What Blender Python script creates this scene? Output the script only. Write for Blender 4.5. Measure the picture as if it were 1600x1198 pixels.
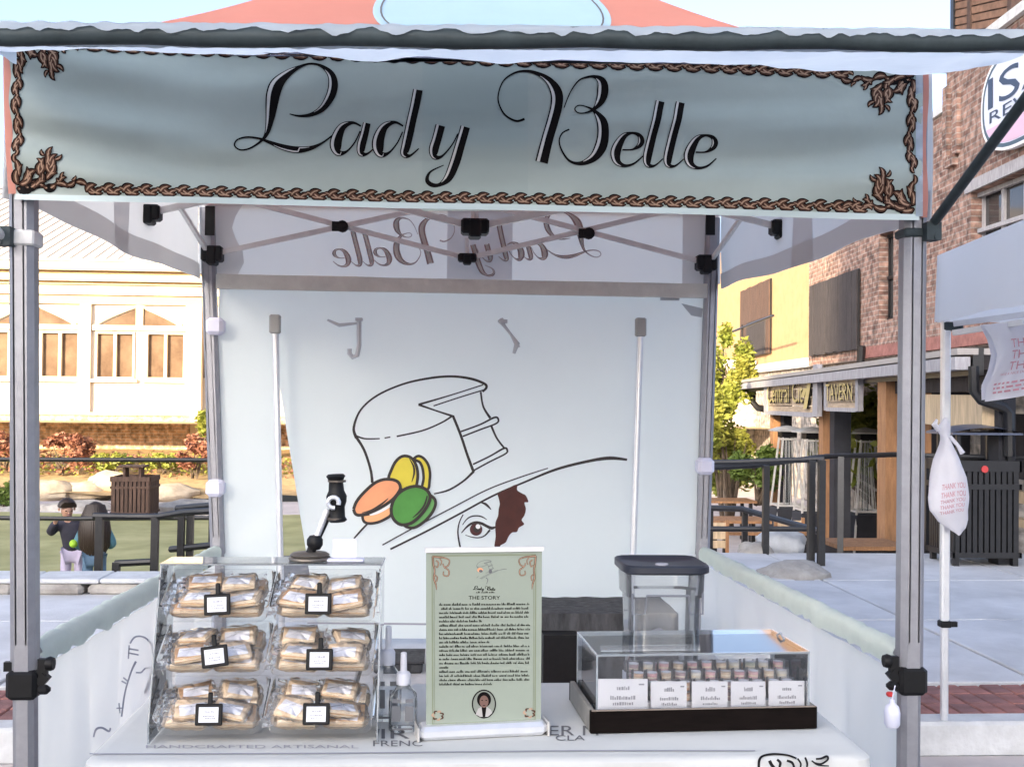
import bpy, bmesh, math, random
from mathutils import Vector, Matrix, noise
from mathutils.geometry import tessellate_polygon
R = math.radians
rnd = random.Random(7)
for o in list(bpy.data.objects): bpy.data.objects.remove(o)
scene = bpy.context.scene
C = scene.collection

# ------------------------------------------------------------------ camera
CAM = Vector((-0.1194, -3.8435, 1.6)); YAW, PITCH, ROLL, FPX = 0.0601, 0.0164, 0.0101, 1789.4
_f = Vector((math.sin(YAW)*math.cos(PITCH), math.cos(YAW)*math.cos(PITCH), math.sin(PITCH)))
_r = Vector((math.cos(YAW), -math.sin(YAW), 0)); _u = _r.cross(_f)
_R = math.cos(ROLL)*_r + math.sin(ROLL)*_u; _U = -math.sin(ROLL)*_r + math.cos(ROLL)*_u
cam = bpy.data.objects.new('camera', bpy.data.cameras.new('camera')); C.objects.link(cam)
cam.matrix_world = Matrix(((_R.x, _U.x, -_f.x, CAM.x), (_R.y, _U.y, -_f.y, CAM.y), (_R.z, _U.z, -_f.z, CAM.z), (0, 0, 0, 1)))
cam.data.sensor_width = 36; cam.data.lens = FPX/1600*36; cam.data.clip_end = 2000; cam.data.clip_start = 0.05
scene.camera = cam
# ------------------------------------------------------------------ sky, sun, exposure
SUN_AZ = math.atan2(-0.5, -0.85); SUN_EL = R(12.5)
w = bpy.data.worlds.new('World'); scene.world = w; w.use_nodes = True
nt = w.node_tree; sky = nt.nodes.new('ShaderNodeTexSky'); sky.sky_type = 'NISHITA'; sky.sun_disc = False
sky.sun_elevation = SUN_EL; sky.sun_rotation = SUN_AZ; sky.air_density = 0.5; sky.dust_density = 4.0; sky.ozone_density = 1.5
bg = nt.nodes['Background']; bg.inputs['Strength'].default_value = 0.15
hs_ = nt.nodes.new('ShaderNodeHueSaturation'); hs_.inputs['Saturation'].default_value = 0.80; nt.links.new(sky.outputs[0], hs_.inputs['Color']); nt.links.new(hs_.outputs[0], bg.inputs['Color'])
sl = bpy.data.lights.new('sun', 'SUN'); sl.energy = 3.4; sl.angle = R(0.55); sl.color = (1.0, 0.80, 0.53)
so = bpy.data.objects.new('sun', sl); C.objects.link(so)
sd = Vector((math.sin(SUN_AZ)*math.cos(SUN_EL), math.cos(SUN_AZ)*math.cos(SUN_EL), math.sin(SUN_EL)))
so.rotation_euler = sd.to_track_quat('Z', 'Y').to_euler(); so.location = (0, -30, 40)
scene.view_settings.view_transform = 'Standard'; scene.view_settings.look = 'None'
scene.view_settings.exposure = 2.2; scene.view_settings.gamma = 1.0
scene.render.engine = 'CYCLES'
scene.cycles.max_bounces = 6; scene.cycles.transparent_max_bounces = 20; scene.cycles.transmission_bounces = 4; scene.cycles.glossy_bounces = 3

# ------------------------------------------------------------------ photo-to-place helpers (a point of the photo on a plane of the place)
def ray(x, y): return _f + _R*((x-800)/FPX) + _U*((599-y)/FPX)
def P(x, y, Y):
    d = ray(x, y); return CAM + d*((Y-CAM.y)/d.y)
def G(x, y, Z):
    d = ray(x, y); return CAM + d*((Z-CAM.z)/d.z)
def PX(x, y, X):
    d = ray(x, y); return CAM + d*((X-CAM.x)/d.x)
def DZ(x, y, z): return CAM + ray(x, y)*z

# ------------------------------------------------------------------ materials
def mat(name, col, rough=0.6, metal=0.0, var=0.0, scale=8.0, bump=0.0, bscale=60.0, spec=0.5, transl=0.0, coat=0.0, col2=None, detail=4.0, stretch=None, emis=None):
    m = bpy.data.materials.new(name); m.use_nodes = True; n = m.node_tree; b = n.nodes['Principled BSDF']
    b.inputs['Base Color'].default_value = (*col, 1); b.inputs['Roughness'].default_value = rough; b.inputs['Metallic'].default_value = metal
    b.inputs['Specular IOR Level'].default_value = spec; b.inputs['Coat Weight'].default_value = coat
    tc = n.nodes.new('ShaderNodeTexCoord'); src = tc.outputs['Object']
    if stretch:
        mp = n.nodes.new('ShaderNodeMapping'); mp.inputs['Scale'].default_value = stretch; n.links.new(src, mp.inputs[0]); src = mp.outputs[0]
    if var > 0 or col2:
        nz = n.nodes.new('ShaderNodeTexNoise'); nz.inputs['Scale'].default_value = scale; nz.inputs['Detail'].default_value = detail; nz.inputs['Roughness'].default_value = 0.65
        n.links.new(src, nz.inputs['Vector'])
        rp = n.nodes.new('ShaderNodeValToRGB'); rp.color_ramp.elements[0].position = 0.3; rp.color_ramp.elements[1].position = 0.7
        c2 = col2 if col2 else tuple(min(1, c*(1+var)) for c in col)
        c1 = col if col2 else tuple(c*(1-var) for c in col)
        rp.color_ramp.elements[0].color = (*c1, 1); rp.color_ramp.elements[1].color = (*c2, 1)
        n.links.new(nz.outputs['Fac'], rp.inputs[0]); n.links.new(rp.outputs[0], b.inputs['Base Color'])
    if bump > 0:
        nb = n.nodes.new('ShaderNodeTexNoise'); nb.inputs['Scale'].default_value = bscale; nb.inputs['Detail'].default_value = 5
        n.links.new(src, nb.inputs['Vector'])
        bp = n.nodes.new('ShaderNodeBump'); bp.inputs['Strength'].default_value = bump; bp.inputs['Distance'].default_value = 0.02
        n.links.new(nb.outputs['Fac'], bp.inputs['Height']); n.links.new(bp.outputs[0], b.inputs['Normal'])
    if transl > 0:
        t = n.nodes.new('ShaderNodeBsdfTranslucent'); mx = n.nodes.new('ShaderNodeMixShader'); mx.inputs[0].default_value = transl
        t.inputs['Color'].default_value = (*col, 1)
        out = n.nodes['Material Output']
        n.links.new(b.outputs[0], mx.inputs[1]); n.links.new(t.outputs[0], mx.inputs[2]); n.links.new(mx.outputs[0], out.inputs[0])
    return m
def glass(name, tint=(0.96, 0.975, 0.98), rough=0.03, refl=1.0, film=0.0, filmcol=(0.8, 0.82, 0.84), ior=1.45):
    """thin clear sheet: lets light straight through, mirrors by Fresnel, faint milky film"""
    m = bpy.data.materials.new(name); m.use_nodes = True; n = m.node_tree; n.nodes.remove(n.nodes['Principled BSDF'])
    tr = n.nodes.new('ShaderNodeBsdfTransparent'); tr.inputs[0].default_value = (*tint, 1)
    gl = n.nodes.new('ShaderNodeBsdfGlossy'); gl.inputs['Roughness'].default_value = rough; gl.inputs[0].default_value = (refl, refl, refl, 1)
    fr = n.nodes.new('ShaderNodeFresnel'); fr.inputs[0].default_value = ior
    mx = n.nodes.new('ShaderNodeMixShader'); n.links.new(fr.outputs[0], mx.inputs[0]); n.links.new(tr.outputs[0], mx.inputs[1]); n.links.new(gl.outputs[0], mx.inputs[2])
    last = mx
    if film > 0:
        df = n.nodes.new('ShaderNodeBsdfDiffuse'); df.inputs[0].default_value = (*filmcol, 1); m2 = n.nodes.new('ShaderNodeMixShader'); m2.inputs[0].default_value = film
        n.links.new(mx.outputs[0], m2.inputs[1]); tl = n.nodes.new('ShaderNodeBsdfTranslucent'); tl.inputs[0].default_value = (*filmcol, 1); ad = n.nodes.new('ShaderNodeMixShader'); ad.inputs[0].default_value = .5; n.links.new(df.outputs[0], ad.inputs[1]); n.links.new(tl.outputs[0], ad.inputs[2]); n.links.new(ad.outputs[0], m2.inputs[2]); last = m2
    n.links.new(last.outputs[0], n.nodes['Material Output'].inputs[0])
    return m
def brickmat(name, c1, c2, mortar, scale, bw=0.5, rh=0.25, ms=0.015, bump=0.6, axis='X', rough=0.9):
    m = bpy.data.materials.new(name); m.use_nodes = True; n = m.node_tree; b = n.nodes['Principled BSDF']; b.inputs['Roughness'].default_value = rough
    tc = n.nodes.new('ShaderNodeTexCoord'); sx = n.nodes.new('ShaderNodeSeparateXYZ'); cx = n.nodes.new('ShaderNodeCombineXYZ')
    n.links.new(tc.outputs['Object'], sx.inputs[0]); n.links.new(sx.outputs[axis], cx.inputs[0]); n.links.new(sx.outputs['Z'], cx.inputs[1])
    br = n.nodes.new('ShaderNodeTexBrick'); br.inputs['Scale'].default_value = scale; br.inputs['Color1'].default_value = (*c1, 1); br.inputs['Color2'].default_value = (*c2, 1)
    br.inputs['Mortar'].default_value = (*mortar, 1); br.inputs['Mortar Size'].default_value = ms; br.inputs['Brick Width'].default_value = bw; br.inputs['Row Height'].default_value = rh
    n.links.new(cx.outputs[0], br.inputs['Vector'])
    nz = n.nodes.new('ShaderNodeTexNoise'); nz.inputs['Scale'].default_value = 7.0; nz.inputs['Detail'].default_value = 6; n.links.new(tc.outputs['Object'], nz.inputs['Vector'])
    rp = n.nodes.new('ShaderNodeValToRGB'); rp.color_ramp.elements[0].position = 0.32; rp.color_ramp.elements[1].position = 0.68
    rp.color_ramp.elements[0].color = (0.42, 0.42, 0.42, 1); rp.color_ramp.elements[1].color = (1.6, 1.55, 1.5, 1); n.links.new(nz.outputs['Fac'], rp.inputs[0])
    mu = n.nodes.new('ShaderNodeMixRGB'); mu.blend_type = 'MULTIPLY'; mu.inputs[0].default_value = 1.0
    n.links.new(br.outputs['Color'], mu.inputs[1]); n.links.new(rp.outputs[0], mu.inputs[2]); n.links.new(mu.outputs[0], b.inputs['Base Color'])
    bp = n.nodes.new('ShaderNodeBump'); bp.inputs['Strength'].default_value = bump; bp.inputs['Distance'].default_value = 0.03
    iv = n.nodes.new('ShaderNodeMath'); iv.operation = 'SUBTRACT'; iv.inputs[0].default_value = 1; n.links.new(br.outputs['Fac'], iv.inputs[1])
    n.links.new(iv.outputs[0], bp.inputs['Height']); n.links.new(bp.outputs[0], b.inputs['Normal'])
    return m
M = {}
M['alu'] = mat('aluminium', (0.33, 0.33, 0.36), 0.42, 0.55, var=0.08, scale=20, bump=0.05)
M['alu_bright'] = mat('bright_aluminium', (0.78, 0.79, 0.82), 0.35, 0.6, var=0.05, scale=15)
M['truss'] = mat('truss_aluminium', (0.72, 0.71, 0.70), 0.5, 0.1, var=0.08, scale=12)
M['darkbar'] = mat('dark_steel', (0.045, 0.06, 0.066), 0.55, 0.0, spec=0.25, var=0.25, scale=12)
M['blackplastic'] = mat('black_plastic', (0.008, 0.008, 0.009), 0.5, var=0.2, scale=30, spec=0.25)
M['blacksatin'] = mat('black_satin', (0.016, 0.015, 0.016), 0.35, var=0.2, scale=30)
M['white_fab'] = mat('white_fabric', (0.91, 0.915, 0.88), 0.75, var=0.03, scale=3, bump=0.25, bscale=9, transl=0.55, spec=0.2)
M['roof_lining'] = mat('roof_lining', (0.90, 0.90, 0.87), 0.75, var=0.04, scale=3, bump=0.3, bscale=7, transl=0.55, spec=0.2)
M['wall_fab'] = mat('wall_fabric', (0.88, 0.93, 0.885), 0.7, var=0.025, scale=2.5, bump=0.32, bscale=4.5, transl=0.5, spec=0.2)
M['mint_fab'] = mat('mint_fabric', (0.48, 0.545, 0.505), 0.55, var=0.05, scale=4, bump=0.12, bscale=12, transl=0.12, spec=0.35)
M['sleeve_fab'] = mat('sleeve_fabric', (0.74, 0.82, 0.76), 0.75, var=0.05, scale=9, bump=0.5, bscale=16, transl=0.3, spec=0.2)
M['coral_fab'] = mat('coral_fabric', (0.84, 0.38, 0.30), 0.7, var=0.05, scale=4, bump=0.2, bscale=8, transl=0.45, spec=0.2)
M['blue_fab'] = mat('pale_blue_fabric', (0.52, 0.74, 0.88), 0.7, var=0.03, transl=0.3, spec=0.2)
M['awn_fab'] = mat('awning_fabric', (0.74, 0.82, 0.90), 0.6, var=0.05, scale=5, bump=0.35, bscale=14, transl=0.6, spec=0.3)
M['ink'] = mat('black_ink', (0.006, 0.004, 0.004), 0.7, spec=0.12)
M['ink_brown'] = mat('brown_ink', (0.095, 0.045, 0.03), 0.7, var=0.4, scale=60, spec=0.12)
M['ink_tan'] = mat('tan_ink', (0.46, 0.29, 0.20), 0.7, var=0.25, scale=60, spec=0.12)
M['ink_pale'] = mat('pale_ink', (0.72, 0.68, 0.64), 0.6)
M['ink_through'] = mat('show_through_ink', (0.34, 0.24, 0.23), 0.8, var=0.2, scale=30, transl=0.3)
M['ink_grey'] = mat('grey_ink', (0.14, 0.14, 0.15), 0.7)
M['ink_soft'] = mat('soft_grey_ink', (0.33, 0.33, 0.37), 0.7)
M['p_orange'] = mat('print_orange', (0.78, 0.34, 0.17), 0.7, var=0.06, scale=10)
M['p_orange2'] = mat('print_orange_light', (0.86, 0.42, 0.20), 0.7)
M['p_yellow'] = mat('print_yellow', (0.68, 0.58, 0.06), 0.7, var=0.06, scale=10)
M['p_green'] = mat('print_green', (0.07, 0.26, 0.05), 0.7, var=0.08, scale=10)
M['p_green2'] = mat('print_green_light', (0.12, 0.33, 0.10), 0.7)
M['p_hair'] = mat('print_hair', (0.060, 0.012, 0.008), 0.7, var=0.2, scale=14)
M['p_iris'] = mat('print_iris', (0.06, 0.010, 0.012), 0.6)
M['p_white'] = mat('print_white', (0.82, 0.83, 0.84), 0.7)
M['groove'] = mat('leg_groove', (.25, .25, .27), .6)
M['acrylic'] = glass('acrylic', (0.995, 0.997, 0.997), 0.04, film=0.018)
M['acrylic_edge'] = glass('acrylic_edge', (0.90, 0.93, 0.94), 0.1, film=0.30, filmcol=(0.80, 0.84, 0.87))
M['tray'] = glass('tray_plastic', (0.985, 0.99, 0.99), 0.08, film=0.07, filmcol=(.95, .96, .97), ior=1.3)
M['cello'] = glass('cellophane', (0.995, 0.995, 0.995), 0.12, film=0.09, filmcol=(.92, .92, .94), ior=1.4)
M['poly'] = glass('polycarbonate', (0.97, 0.975, 0.98), 0.06, film=0.06, filmcol=(0.8, 0.82, 0.85))
M['bottle'] = glass('bottle_glass', (0.9, 0.92, 0.93), 0.03, film=0.06)
M['window'] = mat('window_glass', (0.05, 0.048, 0.05), 0.05, spec=0.7)
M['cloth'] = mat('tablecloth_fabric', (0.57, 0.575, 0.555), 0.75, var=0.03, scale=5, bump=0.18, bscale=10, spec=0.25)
M['paper'] = mat('paper', (0.80, 0.80, 0.84), 0.7)
M['paper_lilac'] = mat('lilac_paper', (0.62, 0.62, 0.78), 0.7)
M['story'] = mat('story_panel', (0.29, 0.33, 0.27), 0.5, var=0.03, scale=6)
M['story_dark'] = mat('story_line', (0.22, 0.25, 0.16), 0.6)
M['wood_black'] = mat('ebony_wood', (0.006, 0.004, 0.0035), 0.65, spec=0.06, var=0.35, scale=6, stretch=(2, 14, 14))
M['wood_side'] = mat('worn_wood_side', (0.20, 0.19, 0.17), 0.6, var=0.25, scale=9)
M['navy'] = mat('navy_lid', (0.018, 0.022, 0.035), 0.4)
M['charcoal'] = mat('charcoal_cloth', (0.055, 0.056, 0.06), 0.9, var=0.5, scale=8, bump=0.6, bscale=9, stretch=(3, 3, 0.8))
M['cookie'] = mat('biscuit', (0.76, 0.54, 0.33), 0.8, col2=(0.88, 0.74, 0.54), scale=30, bump=0.4, bscale=120)
M['cookie2'] = mat('browned_biscuit', (0.58, 0.32, 0.15), 0.8, col2=(0.78, 0.54, 0.30), scale=22, bump=0.4, bscale=120)
M['cream'] = mat('cream_filling', (0.84, 0.74, 0.56), 0.7, var=0.06, scale=40)
for k, c in dict(pink=(0.80, 0.34, 0.36), rose=(0.62, 0.16, 0.20), tan=(0.66, 0.42, 0.20), ivory=(0.80, 0.74, 0.62), plum=(0.28, 0.08, 0.12), orange=(0.78, 0.36, 0.12), sage=(0.42, 0.46, 0.30)).items():
    M['mac_'+k] = mat('macaron_'+k, tuple(v*.68+.27 for v in c), 0.75, var=0.08, scale=60, bump=0.3, bscale=200)
# ------------------------------------------------------------------ mesh helpers
class MB:
    def __init__(s): s.v = []; s.f = []; s.m = []; s.mi = 0; s.xf = None
    def av(s, p):
        p = Vector(p)
        if s.xf is not None: p = s.xf @ p
        s.v.append(p); return len(s.v)-1
    def face(s, idx): s.f.append(tuple(idx)); s.m.append(s.mi)
    def quad(s, a, b, c, d): s.face([s.av(p) for p in (a, b, c, d)])
    def poly(s, pts): s.face([s.av(p) for p in pts])
    def box(s, c, sz, rz=0.0, M4=None, bev=0.0):
        c = Vector(c); hx, hy, hz = sz[0]/2, sz[1]/2, sz[2]/2
        m = Matrix.Translation(c) @ (M4 if M4 is not None else Matrix.Rotation(rz, 4, 'Z'))
        if bev <= 0:
            i = [s.av(m @ Vector((x*hx, y*hy, z*hz))) for x in (-1, 1) for y in (-1, 1) for z in (-1, 1)]
            for f in ((0,1,3,2), (4,6,7,5), (0,4,5,1), (2,3,7,6), (0,2,6,4), (1,5,7,3)): s.face([i[k] for k in f])
        else:
            b = min(bev, hx*.9, hy*.9, hz*.9); rings = []
            for z, ins in ((-hz, b), (-hz+b, 0), (hz-b, 0), (hz, b)):
                x, y = hx-ins, hy-ins; q = b if ins == 0 else b*0.5
                pts = [(-x+q, -y), (x-q, -y), (x, -y+q), (x, y-q), (x-q, y), (-x+q, y), (-x, y-q), (-x, -y+q)]
                rings.append([s.av(m @ Vector((px, py, z))) for px, py in pts])
            for a, r2 in zip(rings, rings[1:]):
                for k in range(8): s.face((a[k], a[(k+1)%8], r2[(k+1)%8], r2[k]))
            s.face(rings[0][::-1]); s.face(rings[-1])
    def bar(s, a, b, wx, wy, up=(0, 0, 1)):
        a, b = Vector(a), Vector(b); d = (b-a); L = d.length; d.normalize(); u = Vector(up)
        if abs(d.dot(u)) > 0.98: u = Vector((0, 1, 0))
        x = d.cross(u).normalized(); y = x.cross(d).normalized()
        m = Matrix(((x.x, y.x, d.x, 0), (x.y, y.y, d.y, 0), (x.z, y.z, d.z, 0), (0, 0, 0, 1)))
        s.box((a+b)/2, (wx, wy, L), M4=m)
    def tube(s, pts, r, n=8, caps=True):
        pts = [Vector(p) for p in pts]; rr = r if isinstance(r, (list, tuple)) else [r]*len(pts); rings = []; prev = None
        for i, p in enumerate(pts):
            d = (pts[min(i+1, len(pts)-1)]-pts[max(i-1, 0)]).normalized()
            if prev is None:
                u = Vector((0, 0, 1)) if abs(d.z) < 0.9 else Vector((0, 1, 0)); x = d.cross(u).normalized()
            else: x = (prev - d*prev.dot(d)).normalized()
            prev = x; y = d.cross(x)
            rings.append([s.av(p + (x*math.cos(2*math.pi*k/n) + y*math.sin(2*math.pi*k/n))*rr[i]) for k in range(n)])
        for a, b in zip(rings, rings[1:]):
            for k in range(n): s.face((a[k], a[(k+1)%n], b[(k+1)%n], b[k]))
        if caps: s.face(rings[0][::-1]); s.face(rings[-1])
    def lathe(s, prof, n=20, c=(0, 0, 0), M4=None, sq=None):
        m = Matrix.Translation(Vector(c)) @ (M4 if M4 is not None else Matrix.Identity(4)); rings = []
        for r, z in prof:
            ring = []
            for k in range(n):
                a = 2*math.pi*k/n; ca, sa = math.cos(a), math.sin(a); q = 1
                if sq: q = 1/((abs(ca)**sq+abs(sa)**sq)**(1/sq))
                ring.append(s.av(m @ Vector((r*q*ca, r*q*sa, z))))
            rings.append(ring)
        for a, b in zip(rings, rings[1:]):
            for k in range(n): s.face((a[k], a[(k+1)%n], b[(k+1)%n], b[k]))
        s.face(rings[0][::-1]); s.face(rings[-1])
    def grid(s, fn, nu, nv):
        idx = [[s.av(fn(i/nu, j/nv)) for i in range(nu+1)] for j in range(nv+1)]
        for j in range(nv):
            for i in range(nu): s.face((idx[j][i], idx[j][i+1], idx[j+1][i+1], idx[j+1][i]))
    def prism(s, pts, d):
        d = Vector(d); a = [s.av(p) for p in pts]; b = [s.av(Vector(p)+d) for p in pts]; n = len(pts)
        s.face(a[::-1]); s.face(b)
        for k in range(n): s.face((a[k], a[(k+1)%n], b[(k+1)%n], b[k]))
    def fill(s, pts2, fn):
        v = [Vector((p[0], p[1], 0)) for p in pts2]; ids = [s.av(fn(p[0], p[1])) for p in pts2]
        for t in tessellate_polygon([v]): s.face([ids[k] for k in t])
    def mesh(s, name, mats, smooth=False, origin=None):
        me = bpy.data.meshes.new(name); o = origin or Vector((0, 0, 0))
        me.from_pydata([tuple(p-o) for p in s.v], [], s.f)
        for m in (mats if isinstance(mats, (list, tuple)) else [mats]): me.materials.append(m if not isinstance(m, str) else M[m])
        for p, k in zip(me.polygons, s.m): p.material_index = k; p.use_smooth = smooth
        if smooth:
            try: me.set_sharp_from_angle(angle=R(42))
            except Exception: pass
        me.update(); return me
def tag(o, label=None, cat=None, group=None, kind=None):
    if label: o['label'] = label
    if cat: o['category'] = cat
    if group: o['group'] = group
    if kind: o['kind'] = kind
    return o
def thing(name, label, cat, loc=(0, 0, 0), rz=0, group=None, kind=None):
    o = bpy.data.objects.new(name, None); C.objects.link(o); o.location = loc; o.rotation_euler = (0, 0, rz); o.empty_display_size = 0.1
    return tag(o, label, cat, group, kind)
def part(name, mb, mats, parent, smooth=False, local=False, label=None, kind=None):
    o = bpy.data.objects.new(name, mb.mesh(name, mats, smooth) if isinstance(mb, MB) else mb); C.objects.link(o); o.parent = parent
    if not local:
        pw = Matrix.Identity(4); q = parent; chain = []
        while q: chain.append(q); q = q.parent
        for q in reversed(chain): pw = pw @ q.matrix_parent_inverse @ q.matrix_basis
        o.matrix_parent_inverse = pw.inverted()
    return tag(o, label, kind=kind)
def solo(name, mb, mats, label=None, cat=None, group=None, kind=None, smooth=False):
    lo = Vector([min(p[k] for p in mb.v) for k in range(3)]); hi = Vector([max(p[k] for p in mb.v) for k in range(3)])
    og = Vector(((lo.x+hi.x)/2, (lo.y+hi.y)/2, lo.z))
    o = bpy.data.objects.new(name, mb.mesh(name, mats, smooth, og)); C.objects.link(o); o.location = og
    return tag(o, label, cat, group, kind)
def copy_thing(root, loc, rz=None, label=None, group=None, scale=None):
    r = root.copy(); C.objects.link(r); r.location = loc
    if rz is not None: r.rotation_euler = (0, 0, rz)
    if scale: r.scale = (scale,)*3
    if label: r['label'] = label
    if group: r['group'] = group
    for ch in root.children:
        c = ch.copy(); C.objects.link(c); c.parent = r
        for g in ch.children:
            d = g.copy(); C.objects.link(d); d.parent = c
    return r
def spl(pts, n=6):
    out = []; q = [pts[0]] + list(pts) + [pts[-1]]
    for i in range(1, len(q)-2):
        p0, p1, p2, p3 = q[i-1:i+3]
        for k in range(n):
            t = k/n; out.append(tuple(0.5*((2*b)+(c-a)*t+(2*a-5*b+4*c-d)*t*t+(-a+3*b-3*c+d)*t**3) for a, b, c, d in zip(p0, p1, p2, p3)))
    out.append(tuple(pts[-1])); return out
def stroke(mb, pts, fn, n=6, smooth=True, closed=False):
    """ribbon of varying width on a surface; pts (x, y, width), fn(x, y) -> place"""
    if closed: pts = list(pts)+[pts[0]]
    p = spl(pts, n) if smooth else list(pts); L = []; Rr = []
    for i, q in enumerate(p):
        a = p[max(i-1, 0)]; b = p[min(i+1, len(p)-1)]; dx, dy = b[0]-a[0], b[1]-a[1]; l = math.hypot(dx, dy) or 1; nx, ny = -dy/l, dx/l; h = max(q[2], 0.2)/2
        L.append(mb.av(fn(q[0]+nx*h, q[1]+ny*h))); Rr.append(mb.av(fn(q[0]-nx*h, q[1]-ny*h)))
    for i in range(len(p)-1): mb.face((L[i], L[i+1], Rr[i+1], Rr[i]))
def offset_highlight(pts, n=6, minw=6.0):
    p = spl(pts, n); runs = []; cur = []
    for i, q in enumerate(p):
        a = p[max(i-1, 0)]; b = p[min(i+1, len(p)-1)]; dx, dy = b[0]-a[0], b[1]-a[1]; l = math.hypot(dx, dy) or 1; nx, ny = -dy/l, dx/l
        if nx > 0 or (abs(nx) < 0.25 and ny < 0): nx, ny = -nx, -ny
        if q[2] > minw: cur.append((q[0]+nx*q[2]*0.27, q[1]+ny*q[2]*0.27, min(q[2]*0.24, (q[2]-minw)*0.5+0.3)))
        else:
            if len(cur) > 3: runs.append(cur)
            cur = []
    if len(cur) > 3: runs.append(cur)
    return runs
def text_polys(s, size=1.0):
    cu = bpy.data.curves.new('t', 'FONT'); cu.body = s; cu.size = size; cu.resolution_u = 3; ob = bpy.data.objects.new('t', cu); C.objects.link(ob)
    bpy.context.view_layer.update(); dg = bpy.context.evaluated_depsgraph_get(); me = bpy.data.meshes.new_from_object(ob.evaluated_get(dg))
    v = [tuple(x.co) for x in me.vertices]; f = [tuple(p.vertices) for p in me.polygons]
    bpy.data.objects.remove(ob); bpy.data.curves.remove(cu); bpy.data.meshes.remove(me); return v, f
def text_on(mb, s, x0, y0, x1, h, fn):
    """lettering from x0 to x1 (photo-style axes, y down), cap height h"""
    v, f = text_polys(s); xa = min(p[0] for p in v); xb = max(p[0] for p in v); ya = min(p[1] for p in v); yb = max(p[1] for p in v)
    base = len(mb.v)
    for p in v: mb.av(fn(x0+(p[0]-xa)/(xb-xa)*(x1-x0), y0-(p[1]-ya)/(yb-ya)*h))
    for q in f: mb.face([base+k for k in q])
def nz(x, y=0, z=0): return noise.noise(Vector((x, y, z)))
# ================================================================== SETTING
M['asphalt'] = mat('asphalt', (0.17, 0.17, 0.175), 0.9, var=0.35, scale=30, bump=0.6, bscale=90)
M['concrete'] = mat('concrete', (0.58, 0.58, 0.59), 0.85, var=0.22, scale=1.3, detail=12, bump=0.2, bscale=60)
M['kerbstone'] = mat('kerb_concrete', (0.56, 0.57, 0.58), 0.85, var=0.15, scale=6, bump=0.3, bscale=40)
M['paver'] = mat('red_paver', (0.30, 0.13, 0.11), 0.85, var=0.3, scale=7, bump=0.4, bscale=60)
M['paver2'] = mat('brown_red_paver', (0.23, 0.11, 0.10), 0.85, var=0.3, scale=7, bump=0.4, bscale=60)
M['grass'] = mat('turf', (0.24, 0.25, 0.10), 0.95, col2=(0.42, 0.40, 0.20), scale=0.9, bump=0.6, bscale=80)
M['path'] = mat('path_concrete', (0.52, 0.47, 0.46), 0.9, var=0.12, scale=3)
M['soil'] = mat('mulch_soil', (0.30, 0.20, 0.10), 0.95, col2=(0.50, 0.36, 0.18), scale=5, bump=0.8, bscale=30)
M['rock'] = mat('rock', (0.26, 0.24, 0.22), 0.9, col2=(0.48, 0.45, 0.41), scale=4, bump=0.9, bscale=14)
M['rock_sunlit'] = mat('sunlit_rock', (0.36, 0.29, 0.21), 0.9, col2=(0.55, 0.46, 0.34), scale=4, bump=0.8, bscale=14)  # warmer copy of the rock for sunlit boulders, sunlight put into its colour
M['blackrail'] = mat('black_rail_paint', (0.014, 0.014, 0.016), 0.4, var=0.3, scale=20)
M['housewhite'] = mat('cream_house_paint', (0.60, 0.54, 0.47), 0.8, var=0.03, scale=2)
M['trim'] = mat('cream_trim', (0.42, 0.30, 0.17), 0.7, var=0.05, scale=3)
M['trim_white'] = mat('white_trim', (0.56, 0.47, 0.35), 0.7)
M['roofmetal'] = mat('roof_panel', (0.36, 0.33, 0.31), 0.7, var=0.06, scale=4)
M['stoneband'] = brickmat('stone_courses', (0.42, 0.38, 0.33), (0.27, 0.25, 0.23), (0.30, 0.28, 0.26), 1.0, 0.55, 0.16, 0.02, axis='Y')
M['brick'] = brickmat('brown_brick', (0.165, 0.092, 0.075), (0.31, 0.20, 0.165), (0.28, 0.24, 0.22), 1.0, 0.30, 0.10, 0.012, axis='Y')
M['stucco'] = mat('ochre_stucco', (0.44, 0.27, 0.14), 0.85, var=0.12, scale=3, bump=0.3, bscale=30)
M['plank'] = mat('grey_plank', (0.038, 0.032, 0.034), 0.85, var=0.4, scale=5, stretch=(3, 3, 0.5), bump=0.4, bscale=20)
M['plank_brown'] = mat('brown_plank', (0.085, 0.05, 0.038), 0.85, var=0.35, scale=5, stretch=(3, 3, 0.5), bump=0.4)
M['timber'] = mat('cedar_timber', (0.33, 0.17, 0.08), 0.8, var=0.3, scale=5, stretch=(4, 4, 0.6), bump=0.4)
M['timber_pale'] = mat('pale_timber', (0.52, 0.40, 0.26), 0.8, var=0.25, scale=5, stretch=(4, 4, 0.6))
M['timber_grey'] = mat('grey_timber', (0.34, 0.33, 0.35), 0.8, var=0.25, scale=6, stretch=(4, 4, 0.8))
M['signboard'] = mat('sign_plank', (0.44, 0.34, 0.24), 0.8, var=0.3, scale=6, stretch=(0.6, 0.6, 5))
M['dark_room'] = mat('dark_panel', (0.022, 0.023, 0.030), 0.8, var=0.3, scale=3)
M['steel'] = mat('brushed_steel', (0.62, 0.60, 0.57), 0.4, 0.35, var=0.15, scale=10)
M['leaf_green'] = mat('leaf_green', (0.07, 0.13, 0.025), 0.6, col2=(0.16, 0.22, 0.04), scale=1.6, transl=0.25)
M['leaf_yellow'] = mat('leaf_lime', (0.17, 0.22, 0.03), 0.6, col2=(0.30, 0.28, 0.05), scale=1.6, transl=0.25)
M['leaf_red'] = mat('leaf_russet', (0.20, 0.075, 0.05), 0.6, col2=(0.34, 0.15, 0.08), scale=2.0, transl=0.2)
M['bark'] = mat('bark', (0.09, 0.065, 0.045), 0.95, var=0.4, scale=9)
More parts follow.
